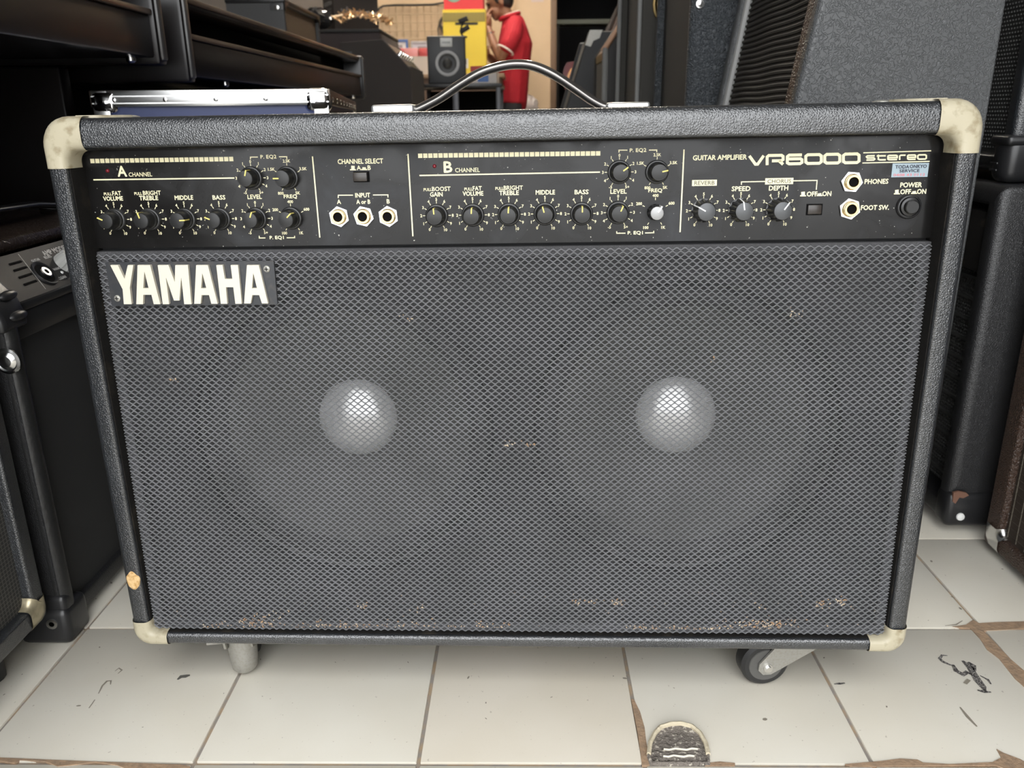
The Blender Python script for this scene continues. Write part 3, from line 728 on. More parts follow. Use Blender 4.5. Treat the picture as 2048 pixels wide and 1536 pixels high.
# ---- badge with raised letters
GO = .0048
def bp(x, y, off): return pp(190 + x / 4.763, 480 + y / 4.763, off)
plate = MB().prism([[bp(x, y, GO + .003) for x, y in ((97, 212), (1694, 198), (1702, 204), (1738, 608), (1732, 616), (166, 630), (160, 624))]], lambda u, v, d: frP(u, v, GO + d), 0, .003).build('badge', BADGE, amp, smooth=False)
LET = [[[(145, 240), (218, 240), (281, 372), (312, 240), (365, 240), (331, 455), (349, 612), (275, 612), (263, 470)]],
       [[(405, 240), (525, 240), (622, 612), (560, 612), (537, 522), (461, 522), (457, 612), (393, 612)], [(470, 300), (459, 460), (511, 460)]],
       [[(597, 240), (700, 240), (760, 400), (764, 240), (885, 240), (918, 612), (850, 612), (821, 355), (803, 577), (752, 577), (675, 355), (706, 612), (645, 612)]],
       [[(963, 240), (1075, 240), (1168, 608), (1108, 608), (1086, 525), (1016, 525), (1006, 608), (945, 608)], [(1022, 315), (1010, 460), (1061, 460)]],
       [[(1155, 240), (1215, 240), (1237, 372), (1308, 372), (1292, 240), (1362, 240), (1398, 608), (1337, 608), (1317, 450), (1247, 450), (1260, 608), (1198, 608)]],
       [[(1447, 240), (1560, 240), (1648, 605), (1590, 605), (1564, 525), (1498, 525), (1483, 605), (1420, 605)], [(1508, 315), (1494, 460), (1543, 460)]]]
for L in LET:
    MB().prism([[bp(x, y, GO + .0062) for x, y in lp] for lp in L], lambda u, v, d: frP(u, v, GO + d), .003, .0062).build('letter', IVORY, plate, smooth=False)
for x, y in ((1637, 275), (215, 555)):
    u, v = bp(x, y, GO + .003); o = MB().lathe([(.0029, 0), (.0027, .0009), (.0018, .0013)], 20).build('screw', ZINC, plate); MS = Matrix.Translation(frP(u, v, GO + .003)) @ BAS; o.matrix_local = MS
    h = MB().box((-.0017, -.0003, .0013), (.0017, .0003, .0015)).box((-.0003, -.0017, .0013), (.0003, .0017, .0015)); h.v = [MS @ p for p in h.v]; h.build('screw_slot', HOLE, plate, smooth=False)
# ---- chipped spot, studs, torn edge
u = pl(267, 1160, .001); RO = .0108
def rim_y(x):
    q = (x + AW / 2) / .0054; return .0072 * (1 - math.sqrt(1 - (1 - q) ** 2)) if q < 1 else 0.
vs, fs = [], []
for j, r in enumerate((.02, .35, .7, .9, 1.0)):
    for k in range(26):
        a = 2 * math.pi * k / 26; x = max(u.x + r * (.0068 + .0005 * math.sin(5 * a)) * math.cos(a), -AW / 2 + .0004); z = u.z + r * (.0096 + .0008 * math.cos(4 * a)) * math.sin(a)
        vs.append((x, rim_y(x) - (.0007 if r < 1 else -.0005), z))
for j in range(4):
    for k in range(26): fs.append((j * 26 + k, j * 26 + (k + 1) % 26, (j + 1) * 26 + (k + 1) % 26, (j + 1) * 26 + k))
MB().add(vs, fs + [tuple(range(26))]).build('bare_wood_chip', WOODR, amp, sharp=60)
for px, py in ((262, 235), (1763, 207)):
    q = pl(px, py, .05); o = MB().lathe([(.0075, 0), (.0070, .0012), (.003, .0022)], 20, Matrix.Translation((q.x, .05, AZ + AH))).build('stud', ZINC, amp)
# ---- handle
hy = .115
hs = MB(); pts = [(818, 221), (832, 217), (848, 210), (880, 193), (920, 166), (960, 143), (1000, 130), (1035, 125.5), (1070, 130), (1110, 148), (1150, 174), (1180, 195), (1203, 208), (1216, 212), (1228, 213)]
P3 = [pl(x, y + 3, hy) for x, y in pts]
sm = []
for i in range(len(P3) - 1):
    p0, p1, p2, p3 = P3[max(i - 1, 0)], P3[i], P3[i + 1], P3[min(i + 2, len(P3) - 1)]
    for k in range(4):
        t = k / 4; sm.append(.5 * ((2 * p1) + (p2 - p0) * t + (2 * p0 - 5 * p1 + 4 * p2 - p3) * t * t + (3 * p1 - p0 - 3 * p2 + p3) * t ** 3))
sm.append(P3[-1])
hd = hs.tube(sm, .0042, 16, sy=2.0, up=(0, 0, 1)).build('handle', GLOSS, amp, sharp=80)
hd['label'] = 'glossy black strap handle with chrome end caps'
for (xa, xb, yt) in ((741, 827, 209), (1213, 1301, 204)):
    a = pl(xa, yt, hy - .017); b = pl(xb, yt, hy - .017)
    zt = (a.z + b.z) / 2
    o = MB().box((a.x, hy - .017, AZ + AH - .0005), (b.x, hy + .017, zt), .0025, 3).build('end_cap', mat('polished_end_cap', (.90, .90, .89), .30, metal=.85) if 'polished_end_cap' not in bpy.data.materials else bpy.data.materials['polished_end_cap'], hd)
# ---- casters
def caster(name_loc, rz, drop=0.):
    o = MB().box((-.036, -.026, -.003), (.036, .026, 0), .001).lathe([(.016, -.003), (.020, -.006), (.020, -.010), (.014, -.0125)], 28).build('caster', ZINC, amp)
    o.matrix_local = Matrix.Translation(name_loc) @ Matrix.Rotation(rz, 4, 'Z')
    r = .0245; cx, cz = -.030, -(AZ - r) - drop
    w = MB().lathe([(.012, -.010), (r - .003, -.010), (r, -.007), (r, .007), (r - .003, .010), (.012, .010)], 40, Matrix.Translation((cx, 0, cz)) @ Matrix.Rotation(R(90), 4, 'X')).build('wheel', RUBBER, o)
    f = MB()
    for s in (-1, 1):
        L = [(cx - .0085, cz + .004), (cx - .009, cz - .003), (cx - .004, cz - .0085), (cx + .004, cz - .0085), (cx + .012, cz - .004), (.020, -.020), (.024, -.009), (-.018, -.009)]
        f.prism([L], lambda a, b, d: Vector((a, d, b)), s * .0120, s * .0142)
    f.box((-.018, -.0142, -.0115), (.022, .0142, -.009))
    f.build('fork', ZINC, o, smooth=False)
    MB().lathe([(.0175, .0), (.0170, .0008), (.008, .0008)], 32, Matrix.Translation((cx, -.0100, cz)) @ Matrix.Rotation(R(90), 4, 'X')).build('hub', mat('grey_hub', (.085, .083, .078), .6) if 'grey_hub' not in bpy.data.materials else bpy.data.materials['grey_hub'], o)
    MB().cyl((cx, -.0165, cz), (cx, .0165, cz), .0045, 16).cyl((cx, -.0185, cz), (cx, -.0165, cz), .003, 12).build('axle', NICKEL, o)
    return o
rw = pl(1519, 1340, .045)
caster((rw.x + .030, .045, AZ), R(8), .0045)
lf = pl(512, 1320, .06)
fl = caster((lf.x - .004, .044, AZ), R(-80), .0006)
MB().lathe([(.024, -.004), (.024, -.008), (.0155, -.0125), (.0145, -.020), (.0140, -.040), (.0128, -.0515), (.0105, -.0545), (.002, -.0552)], 32, Matrix.Translation((.004, 0, 0)) @ Matrix.Rotation(math.pi, 4, 'X') @ Matrix.Diagonal((1, 1, -1, 1))).build('hood', ZINC, fl, sharp=40)
caster((-.26, .215, AZ), R(-60), -.001); caster((.26, .215, AZ), R(150), .0035)

# ================================================================== NEIGHBOURING AMPLIFIERS
def plaid(name, base, line, sx, sz, wd=.12, rough=.7):
    """woven cloth with fine lighter threads"""
    m = mat(name, base, rough, bump=[('weave', sx * 6.3, .4, .001)])
    nt = m.node_tree; N, L = nt.nodes, nt.links; b = N['Principled BSDF']
    tc = [n for n in N if n.type == 'TEX_COORD'][0]
    sep = N.new('ShaderNodeSeparateXYZ'); L.new(tc.outputs['Object'], sep.inputs[0])
    fac = None
    for ax, sc in (('X', sx), ('Z', sz)):
        mu = N.new('ShaderNodeMath'); mu.operation = 'MULTIPLY'; mu.inputs[1].default_value = sc; L.new(sep.outputs[ax], mu.inputs[0])
        f = N.new('ShaderNodeMath'); f.operation = 'FRACT'; L.new(mu.outputs[0], f.inputs[0])
        lt_ = N.new('ShaderNodeMath'); lt_.operation = 'LESS_THAN'; lt_.inputs[1].default_value = wd; L.new(f.outputs[0], lt_.inputs[0])
        if fac is None: fac = lt_
        else:
            mx = N.new('ShaderNodeMath'); mx.operation = 'MAXIMUM'; L.new(fac.outputs[0], mx.inputs[0]); L.new(lt_.outputs[0], mx.inputs[1]); fac = mx
    cm = N.new('ShaderNodeMix'); cm.data_type = 'RGBA'; cm.inputs[6].default_value = (*base, 1); cm.inputs[7].default_value = (*line, 1)
    L.new(fac.outputs[0], cm.inputs[0]); L.new(cm.outputs[2], b.inputs['Base Color'])
    return m
def combo(name, label, loc, rot, W, D, H, t=(.02, .02, .02), ro=.008, sm=TOLEX2, gm=None, cm=None, arm=(.04, .04), foot=.012, rec=.014, strip=0., strip_m=None, rc=.008, cat='amplifier', group=None, cpos=((-1, 1), (1, 1), (-1, -1), (1, -1)), Ro=.02, e=.0016, back_c=.045):
    a = thing(name, label, cat, loc, rot, group)
    shell_ring(MB(), W, H, D, t, ro, .004, rc, foot).build('cabinet', sm, a, sharp=50)
    x = W / 2 - t[1]; z0 = foot + t[2]; z1 = foot + H - t[0] - strip
    if gm: MB().box((-x, rec, z0), (x, rec + .012, z1)).build('grille', gm, a, smooth=False)
    if strip: MB().box((-x, rec * .6, z1), (x, rec + .01, z1 + strip), .002).build('control_strip', strip_m or RUBBERG, a)
    if cm:
        for sx, sz in cpos:
            corner_piece(MB(), sx, sz, W, H, foot, (t[0] if sz > 0 else t[2], t[1]), arm, Ro=Ro, e=e, ro=ro, back=back_c).build('corner_protector', cm, a, sharp=60)
    for sx in (-1, 1):
        for y in (.045, D - .045):
            if foot > 0: MB().lathe([(.018, foot), (.018, .003), (.014, 0)], 16, Matrix.Translation((sx * (W / 2 - .05), y, 0))).build('foot', RUBBER, a)
    return a
def hit(px, py, P0, Nn):
    d = ray(px, py); return EYE + d * ((Vector(P0) - EYE).dot(Nn) / d.dot(Nn))

# ---- front-left: amplifier with silver-thread grille facing the aisle
a1 = combo('guitar_amplifier', 'black amplifier with worn brass corner and silver-thread grille beside the ribbed rubber-cornered amplifier', (-.509, .425, 0), (0, 0, R(90)), .62, .26, .50, (.022, .020, .022), .006, TOLEX,
           plaid('silver_thread_grille', (.020, .019, .017), (.085, .08, .07), 210, 240, .2), BRASS, (.030, .026), foot=.046, rec=.010, Ro=.012)
# ---- left: modelling combo with sloped control panel
m2 = thing('modelling_amplifier', 'black modelling amplifier with ribbed rubber corners and sloped control panel under the piano', 'amplifier', (-.505, .752, 0), (0, 0, R(90)))
M2 = Matrix.Translation((-.505, .752, 0)) @ Matrix.Rotation(R(90), 4, 'Z'); M2I = M2.inverted()
W2, D2, ZT = .43, .25, .424
prof = [(0, .010), (0, .362), (.006, .376), (.040, .415), (.052, ZT), (D2, ZT), (D2, .010)]
for x0, x1 in ((0, .020), (W2 - .020, W2)):
    e = MB().prism([prof], lambda a, b, d: Vector((d, a, b)), x0, x1)
    e.build('end_panel', TOLEX2, m2, sharp=30)
VEDGE = mat('black_vinyl_edge', (.016, .016, .016), .38, bump=[('noise', 180, .3, .002)])
for xx in (.010, W2 - .010): MB().tube([(xx, .004, .014), (xx, .004, .362)], .0105, 12).build('front_edge', VEDGE, m2)
MB().box((.02, .004, .010), (W2 - .02, D2, .028), .003).build('bottom_rail', TOLEX2, m2)
MB().box((.02, .055, ZT - .016), (W2 - .02, D2, ZT), .006).build('top_board', mat('brown_black_vinyl', (.030, .021, .016), .34, spec=.6, bump=[('wrinkle', 90, .4, .001)]), m2)  # brown tint stands in for the warm reflection on the dark top
MB().box((.02, D2 - .012, .02), (W2 - .02, D2 - .002, ZT - .01)).build('back_panel', DARK, m2)
MB().box((.018, .012, .026), (W2 - .018, .022, .338)).build('grille', mat('black_fine_grille', (.022, .022, .021), .75, bump=[('weave', 700, .6, .0012)]), m2, smooth=False)
MB().box((.018, .003, .335), (W2 - .018, .02, .362), .002).box((.018, .001, .362), (W2 - .018, .02, .371), .002).build('trim_rail', RUBBERG, m2)
S0 = Vector((0, .005, .371)); S1 = Vector((0, .0385, .411)); SV = (S1 - S0).normalized(); SN = Vector((1, 0, 0)).cross(SV)
if SN.y > 0: SN = -SN
frS = lambda u, v, d: S0 + Vector((u, 0, 0)) + SV * v + SN * d
SL = (S1 - S0).length
MB().prism([[(.02, 0), (W2 - .02, 0), (W2 - .02, SL), (.02, SL)]], frS, -.004, 0).build('control_panel', mat('dark_grey_panel', (.018, .0175, .017), .5, spec=.3), m2, smooth=False)
def sp(px, py):
    w = hit(px, py, M2 @ S0, M2.to_3x3() @ SN); q = M2I @ w - S0; return q.x, q.dot(SV)
WP = mat('white_print', (.62, .62, .60), .5)
for (xa, ya, xb, yb) in ((18, 529, 43, 523), (27, 541, 54, 535), (37, 555, 64, 548.5), (47, 569, 74, 562.5)):
    u0, v0 = sp(xa, ya); u1, v1 = sp(xb, yb); v0 = v1 = (v0 + v1) / 2
    MB().prism([[(u0, v0 - .0012), (u1, v0 - .0012), (u1, v0 + .0012), (u0, v0 + .0012)]], frS, .0001, .0006).build('vent_slot', HOLE, m2, smooth=False)
q = MB(); ribbon(q, [sp(36, 508), sp(91, 578)], .0007, frS); q.build('panel_seam', WP, m2, smooth=False, recalc=False)
u, v = sp(89, 547)
SB = Matrix((Vector((1, 0, 0)), SV, Vector((1, 0, 0)).cross(SV))).transposed().to_4x4()
js = MB().lathe([(.0155, 0), (.0150, .0020), (.0130, .0016), (.0105, -.001)], 36, cap=False).build('input_jack', RUBBERG, m2, sharp=40); js.matrix_local = Matrix.Translation(frS(u, v, 0)) @ SB
MB().lathe([(.0125, .0004), (.002, .0005)], 32).build('jack_well', HOLE, js)
MB().lathe([(.0070, 0), (.0070, .0030), (.0058, .0040), (.0030, .0040), (.0028, .001)], 24, cap=False).build('jack_ring', NICKEL, js, sharp=40)
u, v = sp(128, 528)
kb = fluted([(.0125, 0, 0), (.0125, .003, 1), (.0110, .013, 1), (.0100, .014, 0)], 60, 8, .0012).build('knob', mat('grey_knob', (.42, .42, .40), .4), m2, sharp=25); kb.matrix_local = Matrix.Translation(frS(u, v, 0)) @ SB
for k in (.055, .105, .155, .205, .255):
    o = share(kb, parent=m2); o.matrix_local = Matrix.Translation(frS(u + k, v, 0)) @ SB
for s, px, py, h in (('AMP MODELS', 106, 502, .0062), ('GUITAR', 71, 520.5, .0030), ('BLUES', 95, 514, .0034), ('TWANG', 112, 538, .0030), ('CLEAN', 124, 555.5, .0034)):
    q = MB(); u, v = sp(px, py); put_text(q, s, frS, u + (.006 if h > .005 else 0), v, h, bold=.02); q.build('lettering', WP, m2, smooth=False, recalc=False)
u, v = sp(124, 545); o = MB().lathe([(.002, 0), (.0015, .001)], 12).build('indicator_lamp', WHT, m2); o.matrix_local = Matrix.Translation(frS(u, v, 0)) @ SB
# moulded corners with oval ribs
def top_corner(x0, x1, s):
    P = [(-.007, .350), (-.007, .362), (-.002, .379), (.036, .421), (.052, ZT + .006), (.080, ZT + .006), (.080, ZT - .03), (.045, .388), (.03, .364), (.03, .350)]
    mb = MB().prism([P], lambda a, b, d: Vector((d, a, b)), x0, x1)
    o = mb.build('rubber_corner', RUBBERG, m2, sharp=30)
    bv = o.modifiers.new('bevel', 'BEVEL'); bv.width = .006; bv.segments = 3; bv.limit_method = 'ANGLE'; bv.angle_limit = R(25)
    for y, z in ((-.0065, .363), (-.0005, .383), (.014, .399), (.030, .417)):
        MB().sphere((x0 + (x1 - x0) * .62, y, z), (.0135, .0055, .0048), 8).build('rib', RUBBERG, o)
top_corner(-.008, .033, 1); top_corner(W2 - .033, W2 + .008, -1)
for x0, x1 in ((-.008, .036), (W2 - .036, W2 + .008)):
    o = MB().box((x0, -.008, 0), (x1, .05, .044), .008, 3).box((x0 + .004, -.006, .03), (x0 + .026, .03, .058), .006, 3).build('rubber_corner', RUBBERG, m2)
w = on_y(104, 1248, .744); q = M2I @ w
MB().lathe([(.0065, 0), (.006, .0015), (.003, .0015), (.003, .0005)], 20, Matrix.Translation((-.0075, q.y, q.z)) @ Matrix.Rotation(R(-90), 4, 'Y')).build('screw', NICKEL, m2)
w = on_y(15, 722, .752); q = M2I @ w
o = MB().lathe([(.0135, 0), (.0130, .0012), (.0105, .0018), (.0090, .0010), (.0075, .0022), (.0055, .0036), (.001, .004)], 28, Matrix.Translation((0, q.y, q.z)) @ Matrix.Rotation(R(-90), 4, 'Y')).build('washer_screw', NICKEL, m2, sharp=30)
# strap handle on top of it
hp = [(.06, .13, ZT), (.075, .13, ZT + .012), (.12, .13, ZT + .018), (.21, .13, ZT + .020), (.30, .13, ZT + .018), (.355, .13, ZT + .012), (.37, .13, ZT)]
ho = MB().tube(hp, .004, 10, sy=3.2, up=(0, 0, 1)).build('handle', RUBBERG, m2, sharp=80)
for xx in (.065, .365): MB().box((xx - .022, .112, ZT), (xx + .022, .148, ZT + .012), .004, 3).build('handle_mount', CHROME, ho)

# ---- right: tall grey-covered cabinet leaning back, its side towards the camera
def slant_body(name, label, cat, loc, rotz, prof, W, sm, t=.022, group=None, strip=None):
    """cabinet whose side outline prof is (depth, height); end panels carry the outline, boards close the rest"""
    o = thing(name, label, cat, loc, (0, 0, rotz), group)
    for x0, x1 in ((-W / 2, -W / 2 + t), (W / 2 - t, W / 2)):
        p = MB().prism([prof], lambda a, b, d: Vector((d, a, b)), x0, x1).build('end_panel', sm, o, sharp=30)
        bv = p.modifiers.new('bevel', 'BEVEL'); bv.width = .006; bv.segments = 3; bv.limit_method = 'ANGLE'; bv.angle_limit = R(12)
    return o
YA0 = .985; WA = .41
aA = slant_body('speaker_cabinet', 'tall grey textured slant-front speaker cabinet behind the large combo', 'speaker cabinet', (.298, YA0 + WA / 2, 0), -R(90),
                [(0, .012), (0, .50), (.070, .94), (.230, .94), (.230, .012)], WA, TOLEXG)
xw = WA / 2 - .022
MB().box((-xw, .006, .012), (xw, .23, .034)).box((-xw, .218, .03), (xw, .23, .93)).box((-xw, .070, .918), (xw, .23, .94)).build('boards', TOLEXG, aA, smooth=False)
def fA(u, v, d):                                    # u across, v along the front outline, d outwards
    if v < .5: return Vector((u, .016 - d, v))
    q = v - .5; return Vector((u, .016 + q * .1571 - d, .5 + q * .9876))
gA = MB()
for v0, v1 in ((.034, .5), (.5, .925)): gA.prism([[(-xw, v0), (xw, v0), (xw, v1 - .0001), (-xw, v1 - .0001)]], fA, -.01, 0)
gA.build('grille', mat('brown_backcloth', (.030, .026, .022), .8), aA, smooth=False)
rg = MB()
for k in range(112):
    v = .04 + k * .0078; n = 14; pts = []
    for i in range(n): pts.append(fA(-xw + .002 + (2 * xw - .034) * i / (n - 1), v + .0007 * math.sin(i * .9 + k * .35), .0008))
    rg.tube(pts, .0022, 5)
tag(rg.build('grille_ribs', mat('grille_rib_cloth', (.046, .042, .037), .75), aA), kind='stuff')
pg = MB(); pg.tube([fA(-xw + .004, v, .004) for v in (.04, .25, .4995, .501, .7, .92)], .006, 8); pg.build('piping', mat('grey_piping', (.30, .30, .29), .5), aA)
st_ = MB()
for v0, v1 in ((.034, .5), (.5, .925)): st_.prism([[(xw - .030, v0), (xw, v0), (xw, v1 - .0001), (xw - .030, v1 - .0001)]], fA, 0, .012)
st_.build('inner_stile', TOLEXB, aA, smooth=False)
# ---- right: black floor amplifier with a coarse grille and, on it, a cabinet with moulded corners
aC = combo('floor_amplifier', 'black floor amplifier with coarse woven grille and white-headed screw under the rubber-cornered cabinet', (.560, .99 + .22, 0), (0, 0, -R(90)), .44, .27, .445, (.024, .024, .03), .014, TOLEX2,
           mat('black_backcloth', (.010, .010, .010), .9), None, foot=.014, rec=.03)
MB().box((-.196, .006, .350), (.196, .03, .425), .003).build('blank_panel', VELVET, aC)
weave('grille_cloth', -.194, .194, .046, .346, lambda Z: Z * 0 + .028, .0058, .0046, .0034, .0016, .0012, mat('coarse_black_thread', (.055, .055, .052), .6), aC, ns=6)
for k in range(11):
    MB().box((-.194, .0235, .060 + k * .0275), (.194, .0265, .0635 + k * .0275)).build('grille_band', mat('grille_band', (.07, .07, .066), .6) if k == 0 else bpy.data.materials['grille_band'], aC, smooth=False)
for sx in (-1, 1):
    MB().box((sx * .222 - (.03 if sx > 0 else .004), -.002, .012), (sx * .222 + (.004 if sx > 0 else .03), .075, .062), .009, 3).build('corner_protector', RUBBERG, aC)
w = on_y(1917, 1030, .988)
MB().lathe([(.0055, 0), (.0050, .002), (.002, .003)], 18, Matrix.Translation((.2265, w.x - .560, w.z)) @ Matrix.Rotation(R(90), 4, 'Y')).build('screw', mat('white_screw', (.8, .8, .78), .35), aC)
MB().prism([[(.003, .064), (.010, .066), (.020, .064), (.024, .060), (.017, .056), (.012, .057), (.008, .048), (.004, .051)]], lambda a, b, d: Vector((d, a, b)), .2235, .2266).build('bare_corner', mat('bare_red_fibre', (.17, .085, .055), .8), aC, smooth=False)
aB = combo('speaker_cabinet', 'black speaker cabinet with fine grille and rounded plastic corner on top of the floor amplifier', (.586, 1.03 + .19, .459), (0, 0, -R(90)), .38, .25, .46, (.02, .022, .02), .010, TOLEX,
           mat('black_perforated_grille', (.016, .016, .016), .6, bump=[('weave', 300, .9, .002)]), None, foot=.012, rec=.010, cat='speaker cabinet')
dots = MB()
for i in range(54):
    for j in range(86):
        dots.box((-.166 + i * .0062 + (j % 2) * .0031 - .0011, .0092, .04 + j * .0048 - .0009), (-.166 + i * .0062 + (j % 2) * .0031 + .0011, .0102, .04 + j * .0048 + .0009))
tag(dots.build('grille_weave', mat('grille_dots', (.12, .12, .118), .6), aB, smooth=False), kind='stuff')
for sx in (-1, 1):
    for zz in (.0, .425):
        o = MB().box((sx * .196 - .026, -.014, zz), (sx * .196 + .012, .08, zz + .056), .014, 4).box((sx * .196 - .028, -.016, zz + (.044 if zz == 0 else 0)), (sx * .196 + .014, .08, zz + (.056 if zz == 0 else .012)), .005, 3)
        o.box((sx * .196 - .02, -.0155, zz + .014), (sx * .196 - .004, -.012, zz + .0165), .0008).box((sx * .196 - .02, -.0155, zz + .022), (sx * .196 - .004, -.012, zz + .0245), .0008)
        o.build('corner_protector', RUBBERG, aB)
# ---- front-right: brown amplifier with gridded grille
aD = combo('vintage_amplifier', 'brown textured amplifier with nickel corner and gridded brown grille next to the floor amplifier', (.594, .955 - .31, 0), (0, 0, -R(90)), .62, .26, .50, (.024, .032, .022), .007, TOLEXB,
           mat('brown_grille_cloth', (.040, .026, .017), .8, bump=[('weave', 520, .6, .001)]), NICKEL, (.036, .030), foot=.010, rec=.008, Ro=.016)
for k in range(31): MB().box((-.272 + k * .0178, .0068, .035), (-.2713 + k * .0178, .0080, .48)).build('grille_thread', mat('pale_thread', (.10, .085, .065), .7) if k == 0 else bpy.data.materials['pale_thread'], aD, smooth=False)
for k in range(48): MB().box((-.277, .0070, .040 + k * .0092), (.277, .0080, .0405 + k * .0092)).build('grille_thread', mat('dim_thread', (.060, .045, .033), .7) if k == 0 else bpy.data.materials['dim_thread'], aD, smooth=False)

# ================================================================== LEFT: PIANOS AND FLIGHT CASE
def piano(label, Y0, Y1, dz, top, legx):
    p = thing('digital_piano', label, 'piano', (-.73, (Y0 + Y1) / 2, 0)); h = (Y1 - Y0) / 2; x = lambda X: X + .73
    B = lambda n, m, lo, hi, r=.003: MB().box((x(lo[0]), lo[1], lo[2] + dz), (x(hi[0]), hi[1], hi[2] + dz), r).build(n, m, p)
    B('key_bed', PIANO, (-.93, -h + .03, .61), (-.552, h - .03, .668))
    B('front_rail', PIANOB, (-.60, -h + .03, .668), (-.547, h - .03, .6765), .002)
    B('key_slot', HOLE, (-.93, -h + .03, .6765), (-.605, h - .03, .716))
    B('lid', PIANO, (-.93, -h + .03, .716), (-.556, h - .03, .7285), .004)
    B('lid_edge', PIANOB, (-.558, -h + .03, .7235), (-.550, h - .03, .733), .003)
    if top: B('upper_case', PIANO, (-.93, -h + .03, .7285), (-.64, h - .03, top))
    for s in (-1, 1):
        y0, y1 = (-h, -h + .03) if s < 0 else (h - .03, h)
        B('cheek', PIANO, (-.93, y0, .60), (-.545, y1, .736), .006)
        B('cheek_edge', mat('satin_grey_edge', (.06, .058, .055), .3) if 'satin_grey_edge' not in bpy.data.materials else bpy.data.materials['satin_grey_edge'], (-.550, y0 + .006, .606), (-.541, y1 - .006, .730), .004)  # lighter grey strip colours in the highlight along the cheek edge
        MB().box((x(-.93), y0, 0), (x(legx), y1, .60 + dz), .004).build('leg_panel', PIANO, p)
    MB().box((x(-.93), -h + .03, .10), (x(-.905), h - .03, .61 + dz), .002).build('back_panel', PIANO, p)
    for y in (-h + .25, 0, h - .06): MB().lathe([(.007, 0), (.007, -.006), (.004, -.009)], 14, Matrix.Translation((x(-.575), y, .61 + dz))).build('bolt', NICKEL, p)
    return p
piano('black digital piano above the modelling amplifier, its lid out of view', .02, 1.325, .021, .92, -.70)
piano('black closed digital piano with brown-edged lid behind the flight case', 1.40, 2.925, 0, 0, -.86)
fc = thing('flight_case', 'blue flight case with aluminium edges and ball corners standing behind the large combo', 'case', (-.2915 - .165 * .986, 1.27 - .165 * .165, 0), (0, 0, R(9.5)))
FW, FL, FH = .33, 1.2, .5835
MB().box((-FW / 2 + .004, .004, .02), (FW / 2 - .004, FL - .004, FH - .006)).build('body', BLUE, fc, smooth=False)
MB().box((FW / 2 - .0045, .03, .04), (FW / 2 - .002, FL - .03, FH - .03)).build('side_panel', DARK, fc, smooth=False)  # dark colour stands in for the piano's shadow on the case side
t_ = .0225
DALU = mat('dim_anodised_edge', (.16, .13, .11), .35, metal=.8)  # darkened copy of the aluminium for the case's shadowed sides
def extrusion(lo, hi, m=ALU): return MB().box(lo, hi, .0015).build('edge_extrusion', m, fc)
for z0, z1 in ((0, t_), (FH - t_, FH)):
    for y0, y1 in ((0, .004), (FL - .004, FL)): extrusion((-FW / 2, y0 - .002, z0), (FW / 2, y1 + .002, z1))
    for xs in (-1, 1): extrusion((xs * FW / 2 - .003, 0, z0), (xs * FW / 2 + .003, FL, z1), DALU)
for z in (.009, .0185): MB().box((-FW / 2, -.0032, FH - z), (FW / 2, -.002, FH - z + .0018)).build('groove_ridge', ALU, fc, smooth=False)
for xs in (-1, 1):
    for y in (0, FL): extrusion((min(xs * FW / 2, xs * (FW / 2 - t_)), y - .002, 0), (max(xs * FW / 2, xs * (FW / 2 - t_)), y + .002, FH))
    for y in (0, FL):
        for z in (0, FH):
            q = MB(); sy = 1 if y == 0 else -1; sz = 1 if z == 0 else -1
            q.box((min(xs * (FW / 2 + .004), xs * (FW / 2 - .036)), y + sy * .020 if sy < 0 else -.004, z if sz > 0 else z - .033), (max(xs * (FW / 2 + .004), xs * (FW / 2 - .036)), y + .004 if sy < 0 else .020, z + .033 if sz > 0 else z + .002), .011, 4)
            q.build('ball_corner', CHROME, fc)
for k in range(4): MB().lathe([(.0035, 0), (.0030, .0012), (.001, .0018)], 12, Matrix.Translation((-FW / 2 + .06 + k * .07 - .03, -.0022, FH - .013)) @ Matrix.Rotation(R(90), 4, 'X')).build('rivet', NICKEL, fc)
for k in range(9): MB().lathe([(.0040, 0), (.0034, .0014), (.001, .0020)], 12, Matrix.Translation((FW / 2 + .003, .05 + k * .13, FH - .014)) @ Matrix.Rotation(R(90), 4, 'Y')).build('rivet', NICKEL, fc)

# ================================================================== LEFT BACKGROUND
GREYV = mat('dim_grey_vinyl', (.045, .045, .045), .55, bump=[('noise', 300, .2, .001)])
MATTE = mat('matte_black_box', (.016, .015, .014), .6)
combo('speaker_cabinet', 'black cabinet carrying the small practice amplifier behind the closed piano', (-.87, 3.465, 0), (0, 0, R(90)), .54, .22, .488, sm=TOLEX2, gm=MATTE, cat='speaker cabinet')
pa = combo('practice_amplifier', 'small grey practice amplifier with black rounded corners above the closed piano', (-.87, 3.465, .50), (0, 0, R(90)), .53, .21, .435, (.018, .016, .018), .006, GREYV,
           mat('brown_speaker_cloth', (.10, .065, .035), .8), RUBBERG, (.05, .035), foot=.012, e=.004, back_c=.05)
MB().box((-.27, -.004, .435), (.27, .214, .452), .007).build('top_edge', RUBBERG, pa)
MB().lathe([(.010, 0), (.008, .004), (.003, .005)], 14, Matrix.Translation((-.267, .025, .42)) @ Matrix.Rotation(R(-90), 4, 'Y')).build('corner_rivet', NICKEL, pa)
for k, (dx, hh) in enumerate(((0, .05), (.10, .028), (.17, .034), (.24, .034))): MB().box((-.20 + dx, -.004, .225), (-.165 + dx, .012, .245 + hh), .003).build('logo_letter', WHT, pa)
MB().box((-.20, -.004, .218), (.08, .012, .232), .003).build('logo_letter', WHT, pa)
